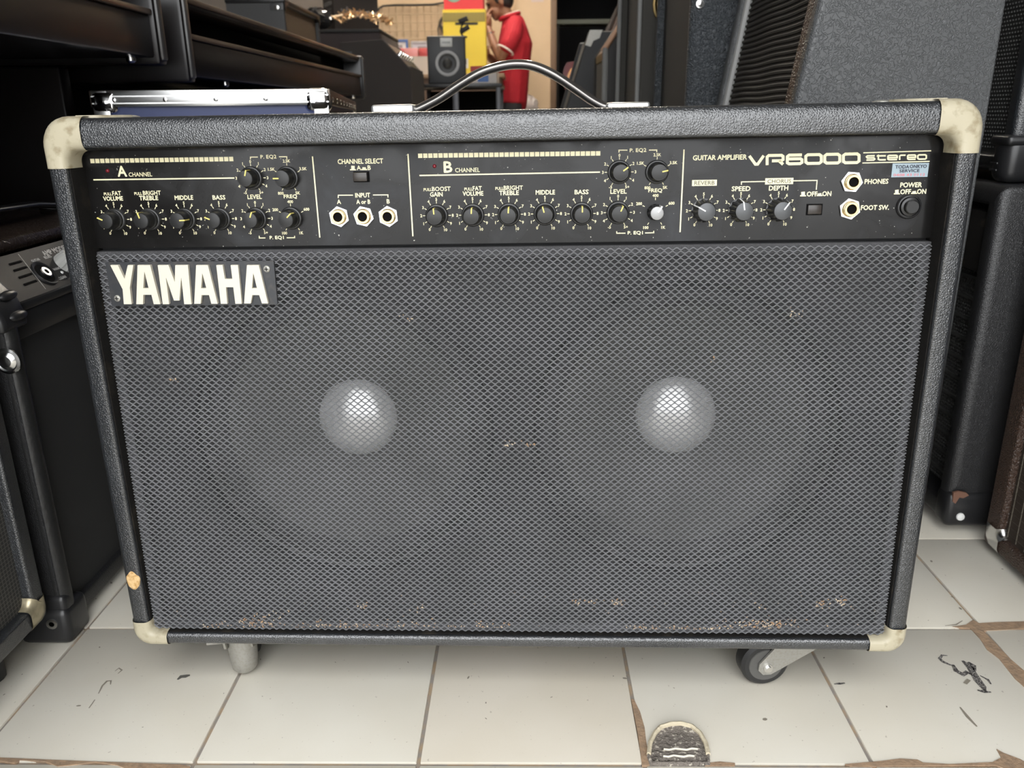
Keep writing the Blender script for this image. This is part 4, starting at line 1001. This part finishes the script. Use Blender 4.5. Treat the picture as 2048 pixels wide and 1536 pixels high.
# dark covered cabinet, boxes, plastic bag, tinsel
dc = thing('covered_cabinet', 'tall dark brown cabinet carrying the cardboard boxes behind the practice amplifier', 'cabinet', (-.93, 4.55, 0))
MB().box((-.23, -.3, 0), (.23, .3, .93), .01).build('body', mat('dark_plum_cover', (.045, .034, .034), .8), dc)
MB().box((-.23, -.3, .93), (.23, .3, .945), .004).build('top_board', MATTE, dc)
def cbox(name, label, c, size, rz, m, cat='box'):
    o = thing(name, label, cat, c, (0, 0, rz))
    w, d, h = size
    MB().box((-w / 2, -d / 2, 0), (w / 2, d / 2, h - .004)).build('carton', m, o, smooth=False)
    MB().box((-w / 2 - .001, -d / 2 - .001, h - .004), (w / 2 + .001, d / 2 + .001, h), .001).build('lid_flap', m, o, smooth=False)
    return o
BK = mat('dark_brown_carton', (.035, .028, .024), .55)
b1 = cbox('cardboard_box', 'dark cardboard box with white lettering on the covered cabinet', (-.885, 4.50, .945), (.23, .17, .17), R(30), BK)
GP = mat('grey_print', (.55, .54, .52), .6)
def front_text(o, s, cx, cz, h, w, y, m, face='front', xw_=0):
    q = MB()
    fr = (lambda u, v, d: Vector((u, y - d, v))) if face == 'front' else (lambda u, v, d: Vector((-xw_ - d, -u, v)))
    put_text(q, s, fr, cx, cz, h, w, eps=.0008, bold=.02); return q.build('lettering', m, o, smooth=False, recalc=False)
front_text(b1, 'ROCKSTRON', .045, .085, .028, .125, -.085, GP); front_text(b1, 'ROCKSTRON', 0, .135, .018, .12, 0, GP, 'side', .115)
DIMP = mat('dim_print', (.16, .15, .14), .6)
for k in range(5): MB().box((-.1165, -.045, .105 - k * .013), (-.1145, .045 - .012 * (k % 2), .111 - k * .013)).build('small_print', DIMP, b1, smooth=False)
q = MB()
for k in range(5): ribbon(q, [(-.055, .085), (-.055 + .030 * math.cos(k * 1.257), .085 + .034 * math.sin(k * 1.257))], .010, lambda u, v, d: Vector((u, -.085 - d, v)), .0008)
q.build('star_emblem', bpy.data.materials['dim_print'], b1, smooth=False, recalc=False)
b2 = cbox('cardboard_box', 'dark red cardboard box on top of the dark lettered box', (-.875, 4.51, 1.1155), (.25, .19, .10), R(30), mat('dark_red_carton', (.17, .012, .035), .5))
MB().box((-.01, -.0965, .04), (.05, -.0945, .075)).build('printed_patch', GP, b2, smooth=False)
rb = random.Random(5)
pb = MB(); pb.sphere((0, 0, .05), (.085, .06, .05), 10)
pb.v = [p + Vector((rb.uniform(-.009, .009), rb.uniform(-.009, .009), rb.uniform(-.009, .009) if p.z > .01 else 0)) for p in pb.v]
o = pb.build('plastic_bag', mat('black_plastic_film', (.02, .02, .022), .12, spec=.8), sharp=20); o.location = (-1.02, 4.31, .945); tag(o, 'crumpled shiny black plastic bag in front of the dark lettered box', 'bag')
ti = MB()
for k in range(190):
    c = Vector((rb.uniform(-.13, .13), rb.uniform(-.05, .05), 0)); c.z = .055 - abs(c.x + .03) * .25 + rb.uniform(-.012, .012); a = Vector((rb.uniform(-1, 1), rb.uniform(-1, 1), rb.uniform(-.8, .8))).normalized() * rb.uniform(.014, .03)
    b = Vector((rb.uniform(-1, 1), rb.uniform(-1, 1), rb.uniform(-1, 1))).normalized() * .003
    ti.add([c - a - b, c - a + b, c + a + b, c + a - b], [(0, 1, 2, 3)])
o = ti.build('tinsel_garland', mat('gold_tinsel', (.75, .52, .30), .3, metal=.6), smooth=False, recalc=False); o.location = (-.78, 4.27, .962); tag(o, 'gold tinsel garland lying along the edge of the covered cabinet', 'garland')
# keyboard amplifier with a sloped panel
ka = slant_body('keyboard_amplifier', 'dark keyboard amplifier with sloping control panel and chrome knobs by the black metal table', 'amplifier', (-.475, 3.85, 0), R(90),
                [(0, .01), (.003, .73), (.11, .845), (.29, .835), (.29, .01)], .46, mat('dark_brown_carpet', (.040, .034, .031), .9, bump=[('noise', 900, .4, .001)]))
MB().box((-.21, .004, .01), (.21, .285, .74)).build('body', MATTE, ka, smooth=False)
MB().prism([[(.010, .735), (.10, .832), (.27, .828), (.27, .70), (.01, .70)]], lambda a, b, d: Vector((d, a, b)), -.208, .208).build('control_panel', RUBBERG, ka, smooth=False)
for k in range(6):
    MB().lathe([(.012, 0), (.010, .014), (.004, .018)], 14, Matrix.Translation((-.18 + k * .07, .055, .785)) @ Matrix.Rotation(R(-43), 4, 'X').inverted()).build('knob', CHROME, ka)
MB().box((-.232, .245, .70), (-.229, .285, .80)).build('side_badge', mat('grey_badge', (.05, .055, .06), .4), ka, smooth=False)
# black metal table with studio monitor and boxes
tb = thing('metal_table', 'black metal table carrying the studio monitor', 'table', (-.335, 4.55, 0))
MB().box((-.22, -.25, .675), (.22, .25, .694), .003).build('table_top', mat('black_table_top', (.025, .025, .026), .35), tb)
MB().box((-.20, -.235, .36), (.20, .235, .372), .002).build('lower_shelf', MATTE, tb)
LEGM = mat('dark_grey_steel', (.07, .07, .075), .4, metal=.5)
for sx in (-1, 1):
    for y in (-.235, .235): MB().box((sx * .20 - .012, y - .012, 0), (sx * .20 + .012, y + .012, .675), .002).build('leg', LEGM, tb)
MB().box((-.03, -.24, .36), (.0, -.225, .675), .002).build('brace', LEGM, tb)
MB().box((-.19, .20, .05), (.19, .212, .67), .002).build('back_panel', HOLE, tb)  # black sheet added to darken the space under the table
mo = thing('studio_monitor', 'black studio monitor speaker with pale ringed cone standing on the metal table', 'speaker', (-.39, 4.33, .694), (0, 0, R(4)))
MB().box((-.095, 0, 0), (.095, .20, .222), .007, 3).build('enclosure', mat('black_vinyl_box', (.030, .031, .033), .45), mo)
yl = lambda x, z: Matrix.Translation((x, 0, z)) @ Matrix.Rotation(R(90), 4, 'X')
MB().lathe([(.060, -.002), (.060, .004), (.056, .006), (.046, .004), (.045, -.002)], 40, yl(.003, .095), cap=False).build('trim_ring', mat('pale_grey_ring', (.42, .42, .42), .4), mo, sharp=40)
MB().lathe([(.046, .003), (.038, .001), (.026, -.001), (.022, .006), (.012, .012), (.002, .014)], 36, yl(.003, .095), cap=False).build('cone', mat('dark_grey_cone', (.05, .05, .05), .4), mo, sharp=60)
MB().box((-.030, -.004, .172), (.030, .004, .212), .003).build('name_plate', mat('white_plate', (.72, .74, .72), .4), mo)
MB().box((-.020, -.0055, .187), (.020, -.0038, .196), .001).build('plate_mark', mat('plate_print', (.42, .44, .43), .5), mo, smooth=False)
b3 = cbox('small_carton', 'white and red carton with blue panel on the metal table beside the studio monitor', (-.205, 4.40, .694), (.13, .09, .082), R(-6), mat('white_carton', (.62, .58, .54), .6))
MB().box((-.066, -.047, .055), (.066, .046, .083)).build('red_band', mat('red_carton_band', (.52, .06, .05), .5), b3, smooth=False)
MB().box((-.03, -.0465, .008), (.025, -.044, .05)).build('blue_panel', mat('blue_carton_panel', (.10, .20, .48), .5), b3, smooth=False)
ch_ = thing('clip_holder', 'small black clip holder standing on the studio monitor', 'holder', (-.315, 4.45, .916))
MB().lathe([(.022, 0), (.022, .006), (.004, .010)], 16).build('base', MATTE, ch_)
MB().tube([(0, 0, .006), (-.012, 0, .03), (-.004, 0, .055), (.006, 0, .075)], .0045, 8).build('stem', MATTE, ch_)
for x, z, a in ((.012, .040, 30), (.004, .082, 20)): MB().box((-.024, -.012, -.011), (.024, .012, .011), .003, 2, Matrix.Translation((x, 0, z)) @ Matrix.Rotation(-R(a), 4, 'Y')).build('clip', MATTE, ch_)
# counter with boxes in front of the wall
ct = thing('shop_counter', 'long brown shop counter in front of the beige wall', 'counter', (-.70, 6.0, 0))
MB().box((-.54, -.25, .03), (.54, .25, .78), .004).build('body', mat('brown_counter', (.10, .06, .04), .6), ct)
MB().box((-.56, -.27, .78), (.56, .27, .805), .004).build('counter_top', mat('counter_top', (.25, .17, .11), .4), ct)
MB().box((-.54, -.23, 0), (.54, .23, .03)).build('plinth', MATTE, ct, smooth=False)
yb = cbox('keyboard_carton', 'tall yellow keyboard carton standing on the shop counter', (-.405, 5.95, .805), (.285, .13, .405), R(0), mat('yellow_carton', (.72, .55, .05), .5))
for (x0, x1, z0, z1, m) in ((-.14, .14, .33, .385, mat('olive_carton_band', (.25, .20, .05), .6)), (-.135, .02, .04, .10, WP), (-.10, -.02, .10, .15, MATTE), (-.06, .09, .31, .325, MATTE)):
    MB().box((x0, -.067, z0), (x1, -.0645, z1)).build('printed_panel', m, yb, smooth=False)
for k in range(9): MB().box((-.128 + k * .016, -.069, .065), (-.120 + k * .016, -.0668, .10)).build('printed_key', MATTE, yb, smooth=False)
rbx = cbox('gift_carton', 'bright red carton with round green seal on top of the yellow keyboard carton', (-.405, 5.95, 1.2105), (.262, .12, .20), R(-2), mat('red_carton', (.62, .035, .04), .45))
MB().lathe([(.062, 0), (.062, .0015)], 32, Matrix.Translation((-.062, -.0605, .105)) @ Matrix.Rotation(R(90), 4, 'X')).build('seal', mat('green_seal', (.22, .36, .27), .5), rbx, sharp=30)
for k in range(3): MB().box((-.095, -.064, .135 - k * .025), (-.03, -.062, .143 - k * .025)).build('seal_print', WP, rbx, smooth=False)
b5 = cbox('flat_carton', 'white carton under the pink packs on the shop counter', (-.76, 5.9, .805), (.30, .16, .115), R(3), mat('offwhite_carton', (.50, .45, .40), .6))
for k, c in enumerate(((.60, .12, .14), (.70, .30, .30), (.55, .10, .10))):
    o = MB().box((-.045, -.05, 0), (.045, .05, .052), .004).build('pink_pack', mat('pink_pack_%d' % k, c, .3)); o.location = (-.86 + k * .098, 5.88, .920); tag(o, ('crimson', 'pale pink', 'deep red')[k] + ' wrapped pack on the white carton on the shop counter', 'pack')
# things on the wall
gp = thing('wire_grid_panel', 'cream wire display grid hanging on the beige wall', 'display grid', (-.92, 7.57, .95))
WIRE = mat('cream_wire', (.48, .36, .23), .6)
for k in range(15): MB().cyl((-.42 + k * .06, 0, 0), (-.42 + k * .06, 0, .5), .0035, 6).build('wire', WIRE, gp)
for k in range(8): MB().cyl((-.43, -.005, .02 + k * .066), (.43, -.005, .02 + k * .066), .0045, 6).build('wire', WIRE, gp)
def frame(label, px0, py0, px1, py1, fm, im, Y=7.53):
    a = on_y(px0, py1, Y); b = on_y(px1, py0, Y); w, h = b.x - a.x, b.z - a.z
    f = thing('picture_frame', label, 'frame', ((a.x + b.x) / 2, Y, a.z))
    MB().prism([[(-w / 2, 0), (w / 2, 0), (w / 2, h), (-w / 2, h)], [(-w / 2 + .018, .018), (-w / 2 + .018, h - .018), (w / 2 - .018, h - .018), (w / 2 - .018, .018)]], lambda u, v, d: Vector((u, -d, v)), 0, .02).build('frame', fm, f, smooth=False)
    MB().box((-w / 2 + .015, -.012, .015), (w / 2 - .015, .004, h - .015)).build('picture', im, f, smooth=False)
    MB().box((-w / 5, -.014, h * .3), (w / 5, -.011, h * .7)).build('printed_photo', mat('dim_photo', (.30, .26, .27), .5) if 'dim_photo' not in bpy.data.materials else bpy.data.materials['dim_photo'], f, smooth=False)
frame('blue framed certificate on the beige wall', 779, 79, 816, 116, mat('blue_frame', (.08, .16, .42), .4), mat('pale_paper', (.62, .58, .58), .6))
frame('grey framed certificate beside the blue one on the wall', 824, 82, 866, 118, mat('grey_frame', (.45, .43, .46), .4), mat('lilac_paper', (.55, .52, .58), .6))
cb = MB()
for r, dx, dz in ((.062, 0, 0), (.058, .006, -.01), (.044, .004, -.045), (.05, 0, .002)):
    cb.tube([(dx + r * math.cos(t * .3307), rb.uniform(-.004, .004), dz + r * 1.05 * math.sin(t * .3307)) for t in range(19)], .0045, 6, closed=True)
cb.tube([(-.055, 0, .03), (-.075, 0, -.04), (-.07, 0, -.12)], .0045, 6)
q = on_y(893, 48, 7.553); o = cb.build('cable_coil', RUBBER); o.location = q; tag(o, 'coiled black cable hanging on the beige wall', 'cable')
pts = [on_y(x, y, 7.55) for x, y in ((755, 25), (758, 17), (766, 12), (790, 10), (830, 10), (865, 9), (890, 5), (900, -3), (905, -20))]
o = MB().tube(pts, .008, 6).build('wall_cable', RUBBER); tag(o, 'black cable running along the top of the beige wall', 'cable')

# ================================================================== RIGHT BACKGROUND
def row_amp(label, X, Y0, W, D, H, sm, gm, name='guitar_amplifier', **kw):
    return combo(name, label, (X, Y0 + W / 2, 0), (0, 0, -R(90)), W, D, H, sm=sm, gm=gm, **kw)
BC = mat('black_speaker_cloth', (.014, .014, .014), .8)
EM = mat('blue_black_tolex', (.040, .046, .052), .5, bump=[('leather', 260, .9, .0016)])
e_ = row_amp('blue-black textured amplifier with a steel rivet right behind the grey slant-front cabinet', .268, 1.44, .38, .262, .95, EM, BC, ro=.014)
q = on_y(1400, 8, 1.44)
MB().lathe([(.0070, 0), (.0066, .002), (.0045, .0022), (.0040, .0040), (.001, .005)], 20, Matrix.Translation((.19 + .0005, q.x - .268, q.z)) @ Matrix.Rotation(R(90), 4, 'Y')).build('rivet', NICKEL, e_)
FM = mat('flat_olive_black', (.036, .034, .029), .8)
f_ = row_amp('flat olive-black cabinet with oval brass cup behind the riveted amplifier', .250, 1.90, .42, .28, .98, FM, BC, name='speaker_cabinet', cat='speaker cabinet', ro=.006)
MB().tube([(-.20, -.004, .03), (-.20, -.004, .95)], .006, 8).build('piping', mat('grey_edge_piping', (.20, .20, .195), .45), f_)  # grey tube stands in for the highlight on the rounded front edge
MB().tube([(.20, -.003, .03), (.20, -.003, .95)], .006, 8).build('piping', bpy.data.materials['grey_edge_piping'], f_)  # same painted edge highlight at the near end
q = on_y(1325, 8, 1.90)
MB().tube([(.2115, q.x - .25 + .017 * math.cos(t * .3927), q.z + .030 * math.sin(t * .3927)) for t in range(16)], .005, 8, closed=True).build('brass_cup', GOLD, f_)
MB().lathe([(.014, 0), (.006, .001)], 20, Matrix.Translation((.2105, q.x - .25, q.z)) @ Matrix.Rotation(R(90), 4, 'Y') @ Matrix.Diagonal((1.8, 1, 1, 1))).build('cup_plate', mat('aged_brass', (.30, .20, .07), .4, metal=.8), f_)
g_ = slant_body('bass_amplifier', 'black amplifier with copper-edged slanted control panel between the olive cabinet and the wedge amplifier', 'amplifier', (.232, 2.5 + .22, 0), -R(90), [(0, .01), (0, .722), (.115, .885), (.30, .885), (.30, .01)], .44, MATTE)
MB().box((-.20, .006, .01), (.20, .29, .715)).build('body', FM, g_, smooth=False)
MB().prism([[(.004, .722), (.115, .878), (.29, .878), (.29, .70), (.004, .70)]], lambda a, b, d: Vector((d, a, b)), -.199, .199).build('control_panel', RUBBERG, g_, smooth=False)
COP = mat('copper_trim', (.42, .25, .16), .35, metal=.4)
for x in (.222, .10):
    MB().tube([(x, -.002, .722), (x, .115, .888)], .006, 8).build('copper_trim', COP, g_)
MB().tube([(.216, -.003, .02), (.216, -.003, .722)], .009, 8).build('piping', bpy.data.materials['grey_edge_piping'], g_)
br = thing('grey_bracket', 'grey steel clamp bracket standing on the copper-edged amplifier', 'bracket', (.29, 2.66, .885))
MB().prism([[(-.030, 0), (.030, 0), (.016, .05), (.014, .12), (-.018, .12), (-.022, .05)]], lambda a, b, d: Vector((a, d, b)), -.006, .006).build('post', mat('grey_painted_steel', (.16, .165, .17), .4), br, smooth=False)
MB().box((-.020, -.014, .12), (.018, .014, .15), .003).build('clamp', NICKEL, br)
h_ = slant_body('wedge_amplifier', 'black wedge-shaped amplifier with steel top corner beside the doorway', 'amplifier', (.13, 3.2 + .27, 0), -R(90), [(0, .01), (0, .5), (.100, .828), (.30, .828), (.30, .01)], .54, mat('dull_black_vinyl', (.032, .033, .035), .6, bump=[('noise', 260, .3, .001)]))
MB().prism([[(.012, .02), (.012, .5), (.110, .82), (.295, .82), (.295, .02)]], lambda a, b, d: Vector((d, a, b)), -.247, .247).build('grille', BC, h_, smooth=False)
for s in (-1, 1): MB().prism([[(.088, .782), (.104, .832), (.150, .832), (.140, .805), (.118, .796), (.108, .776)]], lambda a, b, d: Vector((d, a, b)), s * .272 - .003, s * .272 + .003).build('corner_protector', ZINC, h_, smooth=False)
# column, door frame, things in the dark doorway
struct(MB().box((-.062, 7.1, 0), (.205, 7.6, 2.9)).build('column', WALL))
struct(MB().box((.205, 7.06, 0), (.252, 7.62, 2.2), .004).build('trim_1', mat('brown_door_frame', (.16, .10, .06), .5)))
struct(MB().box((.252, 7.6, 2.2), (.92, 7.7, 2.9)).build('wall_over_doorway', WALLD))
o = MB().prism([[(-.05, 0), (.05, 0), (.05, .04), (-.05, .04)]], lambda u, v, d: Vector((u, -d, v)), 0, .001).build('paper_notice', mat('pale_notice', (.55, .46, .42), .7), smooth=False)
q = on_y(1075, 4, 7.098); o.location = q; tag(o, 'small pale paper notice stuck on the beige column', 'notice')
def guitar(label, loc, rot, body, neckm, sc=1.0, elec=False):
    t = thing('guitar', label, 'guitar', loc, rot)
    R_ = []
    for k in range(40):
        a = 2 * math.pi * k / 40; z = .24 - .24 * math.cos(a); w = (.19 if z < .24 else .145) * abs(math.sin(a)) ** .75
        w *= 1 - .22 * math.exp(-((z - .27) / .055) ** 2); R_.append((math.copysign(w, math.sin(a)) * sc, z * sc))
    b = MB().prism([R_], lambda u, v, d: Vector((u, -d, v)), 0, (.045 if elec else .10) * sc).build('body', body, t, sharp=40)
    fy = (.045 if elec else .10) * sc
    if not elec: MB().lathe([(.05 * sc, 0), (.048 * sc, .001)], 28, Matrix.Translation((0, -fy, .31 * sc)) @ Matrix.Rotation(R(90), 4, 'X')).build('sound_hole', HOLE, t, sharp=30)
    MB().box((-.07 * sc, -fy - .008, .13 * sc), (.07 * sc, -fy, .155 * sc), .003).build('bridge', PIANOB, t)
    MB().box((-.024 * sc, -fy - .006, .36 * sc), (.024 * sc, -fy + .012, .83 * sc), .004).build('neck', neckm, t)
    MB().box((-.034 * sc, -fy + .002, .83 * sc), (.034 * sc, -fy + .016, .98 * sc), .004).build('headstock', body, t)
    MB().lathe([(.009, 0), (.006, .006), (.009, .012), (.003, .015)], 12, Matrix.Translation((0, -fy - .004, .02 * sc)) @ Matrix.Rotation(R(90), 4, 'X')).build('strap_button', NICKEL, t)
    return t
NECK = mat('rosewood_neck', (.04, .02, .012), .4)
gs = cbox('equipment_crate', 'dark crate holding up the amber guitar in the doorway', (.42, 6.3, 0), (.42, .40, .54), 0, MATTE, 'crate')
guitar('amber acoustic guitar standing in the dark doorway beside the column', (.40, 6.24, .585), (R(-4), R(24), 0), mat('amber_guitar_wood', (.42, .17, .03), .2, coat=.4), NECK, 1.0)
gs2 = cbox('equipment_crate', 'black crate holding up the red guitar in the dark back room', (.55, 8.1, 0), (.5, .4, .60), 0, MATTE, 'crate')
guitar('dark red electric guitar leaning in the dark back room', (.47, 8.05, .665), (R(-5), R(26), 0), mat('dark_red_lacquer', (.24, .02, .02), .2, coat=.5), NECK, 1.25, True)
sh = thing('back_room_shelf', 'pale green-grey shelf board in the dark back room', 'shelf', (.60, 8.6, 0))
MB().box((-.32, -.14, 1.36), (.32, .14, 1.40), .004).build('board', mat('pale_green_board', (.42, .44, .36), .6), sh)
for s in (-1, 1): MB().box((s * .29 - .02, -.12, 0), (s * .29 + .02, .12, 1.36), .003).build('leg', MATTE, sh)
wb = MB(); wb.sphere((0, 0, .07), (.09, .07, .075), 10)
wb.v = [p + Vector((rb.uniform(-.012, .012), rb.uniform(-.01, .01), rb.uniform(-.012, .012) if p.z > .02 else 0)) for p in wb.v]
stl = thing('low_stool', 'low dark stool carrying the clear plastic bag by the column', 'stool', (.015, 6.85, 0))
MB().box((-.13, -.12, .50), (.13, .12, .53), .004).build('seat', mat('dark_stool_wood', (.08, .05, .035), .5), stl)
for sx in (-1, 1):
    for sy in (-1, 1): MB().box((sx * .11 - .012, sy * .10 - .012, 0), (sx * .11 + .012, sy * .10 + .012, .50)).build('leg', bpy.data.materials['dark_stool_wood'], stl, smooth=False)
o = wb.build('plastic_bag', mat('clear_film', (.62, .56, .54), .2, spec=.7), sharp=25); o.location = (.01, 6.85, .542); tag(o, 'crumpled pale plastic bag on the low stool by the column', 'bag')

# ================================================================== PERSON
def person():
    t = thing('person', 'person in red polo shirt standing in profile with hand raised to the mouth', 'person', (-.105, 6.45, 0))
    t.scale = (.95, .95, .945)
    SKIN = mat('brown_skin', (.24, .115, .065), .5); RED = mat('red_polo', (.36, .006, .018), .8, bump=[('noise', 60, .3, .01)])
    def cap(mb, pts, rs_, sy=1.0): 
        # tapered limb with round ends
        mb.tube(pts, rs_, 12, sy=sy)
        mb.sphere(pts[0], rs_[0] * .98, 7); mb.sphere(pts[-1], rs_[-1] * .98, 7)
    # facing -x, camera sees the left side (-y)
    sh, hip = 1.235, .80
    b = MB()
    cap(b, [(0.0, 0, .78), (.02, 0, .95), (.03, 0, 1.10), (.015, 0, 1.24)], [.105, .095, .103, .070], 1.3)
    cap(b, [(.005, 0, 1.22), (-.035, 0, 1.31), (-.06, 0, 1.36)], [.055, .050, .05])
    Hc = Vector((-.095, 0, 1.395)); Mh = Matrix.Translation(Hc) @ Matrix.Rotation(R(-22), 4, 'Y')
    b.sphere((.012, 0, .02), (.092, .073, .098), 14, Mh); b.sphere((-.035, 0, -.055), (.055, .056, .060), 12, Mh); b.sphere((-.055, 0, -.095), (.026, .034, .024), 8, Mh)
    b.sphere((-.090, 0, -.032), (.020, .014, .018), 8, Mh); b.sphere((-.078, 0, -.008), (.016, .011, .026), 8, Mh)
    b.sphere((-.080, 0, -.068), (.013, .024, .008), 8, Mh); b.sphere((-.078, 0, .022), (.016, .05, .010), 8, Mh)
    for s in (-1, 1): b.sphere((.022, s * .074, -.015), (.020, .010, .031), 8, Mh)
    # arms: left towards the camera, hand at the mouth; right folded across
    def hand(mb, w, d, up, side):
        d, up, side = (Vector(v).normalized() for v in (d, up, side))
        w = Vector(w); cap(mb, [w, w + d * .045, w + d * .082], [.024, .030, .028], .62)
        for k in range(4):
            o = w + d * .080 + side * (.021 - .014 * k); l = (.058, .068, .064, .050)[k]
            cap(mb, [o, o + d * l * .5 + up * .004, o + d * l * .75 + up * .018, o + d * l * .85 + up * .032], [.0095, .0088, .0080, .0070])
        o = w + d * .03 + side * .030; cap(mb, [o, o + d * .028 + side * .016 + up * .006, o + d * .055 + side * .014 + up * .016], [.011, .0098, .008])
    cap(b, [(.03, -.140, 1.205), (-.01, -.19, 1.10), (-.075, -.185, .985)], [.050, .044, .036])
    cap(b, [(-.075, -.185, .985), (-.125, -.15, 1.08), (-.165, -.095, 1.195)], [.036, .034, .025])
    hand(b, (-.167, -.092, 1.20), (-.05, .28, .95), (.9, .3, .1), (.2, -.8, .3))
    cap(b, [(.03, .140, 1.205), (-.02, .185, 1.09), (-.07, .17, .975)], [.050, .044, .036])
    cap(b, [(-.07, .17, .975), (-.15, .05, .99), (-.175, -.04, 1.01)], [.036, .033, .025])
    hand(b, (-.176, -.045, 1.012), (-.1, -.9, .15), (.8, -.2, .3), (0, .2, .95))
    for s in (-1, 1):
        cap(b, [(.0, s * .085, .80), (-.012, s * .09, .45), (.01, s * .09, .09)], [.088, .058, .040])
        cap(b, [(.035, s * .09, .035), (-.05, s * .095, .030), (-.15, s * .10, .024)], [.034, .034, .022], 1.1)
    o = b.build('body', SKIN, t)
    def soft(o, v, n=4):
        r = o.modifiers.new('remesh', 'REMESH'); r.mode = 'VOXEL'; r.voxel_size = v; r.use_smooth_shade = True
        m = o.modifiers.new('smooth', 'SMOOTH'); m.iterations = n; m.factor = .5
    soft(o, .0065, 3)
    s_ = MB()
    cap(s_, [(-.005, 0, .66), (.0, 0, .80), (.018, 0, .93), (.034, 0, 1.10), (.022, 0, 1.225)], [.130, .135, .128, .135, .098], 1.35)
    for sd in (-1, 1):
        cap(s_, [(.035, sd * .125, 1.225), (.02, sd * .180, 1.145), (-.02, sd * .195, 1.075)], [.066, .068, .066])
    o = s_.build('polo_shirt', RED, t); soft(o, .011, 5)
    c_ = MB()
    for r0, z, dx, m in ((.068, 1.293, -.008, 0),):
        c_.tube([(dx + r0 * 1.05 * math.cos(a), r0 * math.sin(a), z + .022 * math.cos(a)) for a in [2 * math.pi * k / 24 for k in range(24)]], .016, 8, closed=True)
    c_.build('collar', RED, t)
    w_ = MB().tube([(-.008 + .075 * math.cos(a), .072 * math.sin(a), 1.305 + .024 * math.cos(a)) for a in [2 * math.pi * k / 24 for k in range(24)]], .005, 6, closed=True)
    w_.build('collar_stripe', mat('white_trim', (.70, .64, .60), .7), t)
    for sd in (-1, 1):
        ax = Vector((-.04, sd * .015, -.07)).normalized(); x = ax.orthogonal().normalized(); y = ax.cross(x); c0 = Vector((-.040, sd * .200, 1.040))
        MB().tube([c0 + x * .066 * math.cos(a) + y * .066 * math.sin(a) for a in [2 * math.pi * k / 20 for k in range(20)]], .007, 6, closed=True).build('sleeve_trim', bpy.data.materials['white_trim'], t)
    hr = MB(); hr.sphere((.026, 0, .042), (.097, .081, .090), 14, Mh); hr.sphere((.055, 0, -.005), (.066, .074, .075), 12, Mh); hr.sphere((-.035, 0, .085), (.055, .064, .040), 10, Mh)
    for sd in (-1, 1): hr.sphere((.000, sd * .066, .020), (.022, .013, .045), 8, Mh)
    o = hr.build('hair', mat('black_hair', (.010, .009, .009), .5, bump=[('noise', 240, .6, .004)]), t); soft(o, .008, 2)
    p = MB()
    for sd in (-1, 1): p.sphere((-.074, sd * .032, .006), (.010, .011, .006), 8, Mh)
    p.build('eyes', mat('dark_eye', (.015, .012, .012), .2), t)
    tr = MB(); cap(tr, [(0, 0, .60), (.0, 0, .72)], [.098, .098], 1.3)
    for sd in (-1, 1): cap(tr, [(.0, sd * .080, .66), (-.012, sd * .09, .45), (.01, sd * .09, .10)], [.088, .075, .062])
    o = tr.build('trousers', mat('dark_trousers', (.02, .02, .025), .8), t); soft(o, .012, 4)
    for sd in (-1, 1):
        o = MB().sphere((-.045, sd * .095, .032), (.13, .048, .036), 10).build('shoe', MATTE, t)
    w = MB(); w.tube([Vector((-.155, -.108, 1.165)) + Vector((.030 * math.cos(a), .028 * math.sin(a), .010 * math.cos(a))) for a in [2 * math.pi * k / 18 for k in range(18)]], .006, 6, closed=True)
    w.build('wristwatch', NICKEL, t)
    return t
person()

# ================================================================== LAMPS
def tube_lamp(label, x, y, ln=1.2, st=55, col=(1.0, .90, .76)):
    t = thing('ceiling_lamp', label, 'lamp', (x, y, 2.9))
    MB().box((-.05, -ln / 2, -.05), (.05, ln / 2, 0), .006).build('fitting', mat('white_fitting', (.7, .7, .68), .5) if 'white_fitting' not in bpy.data.materials else bpy.data.materials['white_fitting'], t)
    m = bpy.data.materials.get('warm_tube') or mat('warm_tube', (.9, .9, .85), .4, emit=(col, st))
    for dx in (-.025, .025): MB().cyl((dx, -ln / 2 + .02, -.066), (dx, ln / 2 - .02, -.066), .016, 10).build('tube', m, t)
tube_lamp('twin fluorescent ceiling lamp above the covered cabinet', -.8, 4.6)
tube_lamp('twin fluorescent ceiling lamp above the shop counter', -.6, 6.2)
tube_lamp('twin fluorescent ceiling lamp above the row of amplifiers', .35, 4.9)
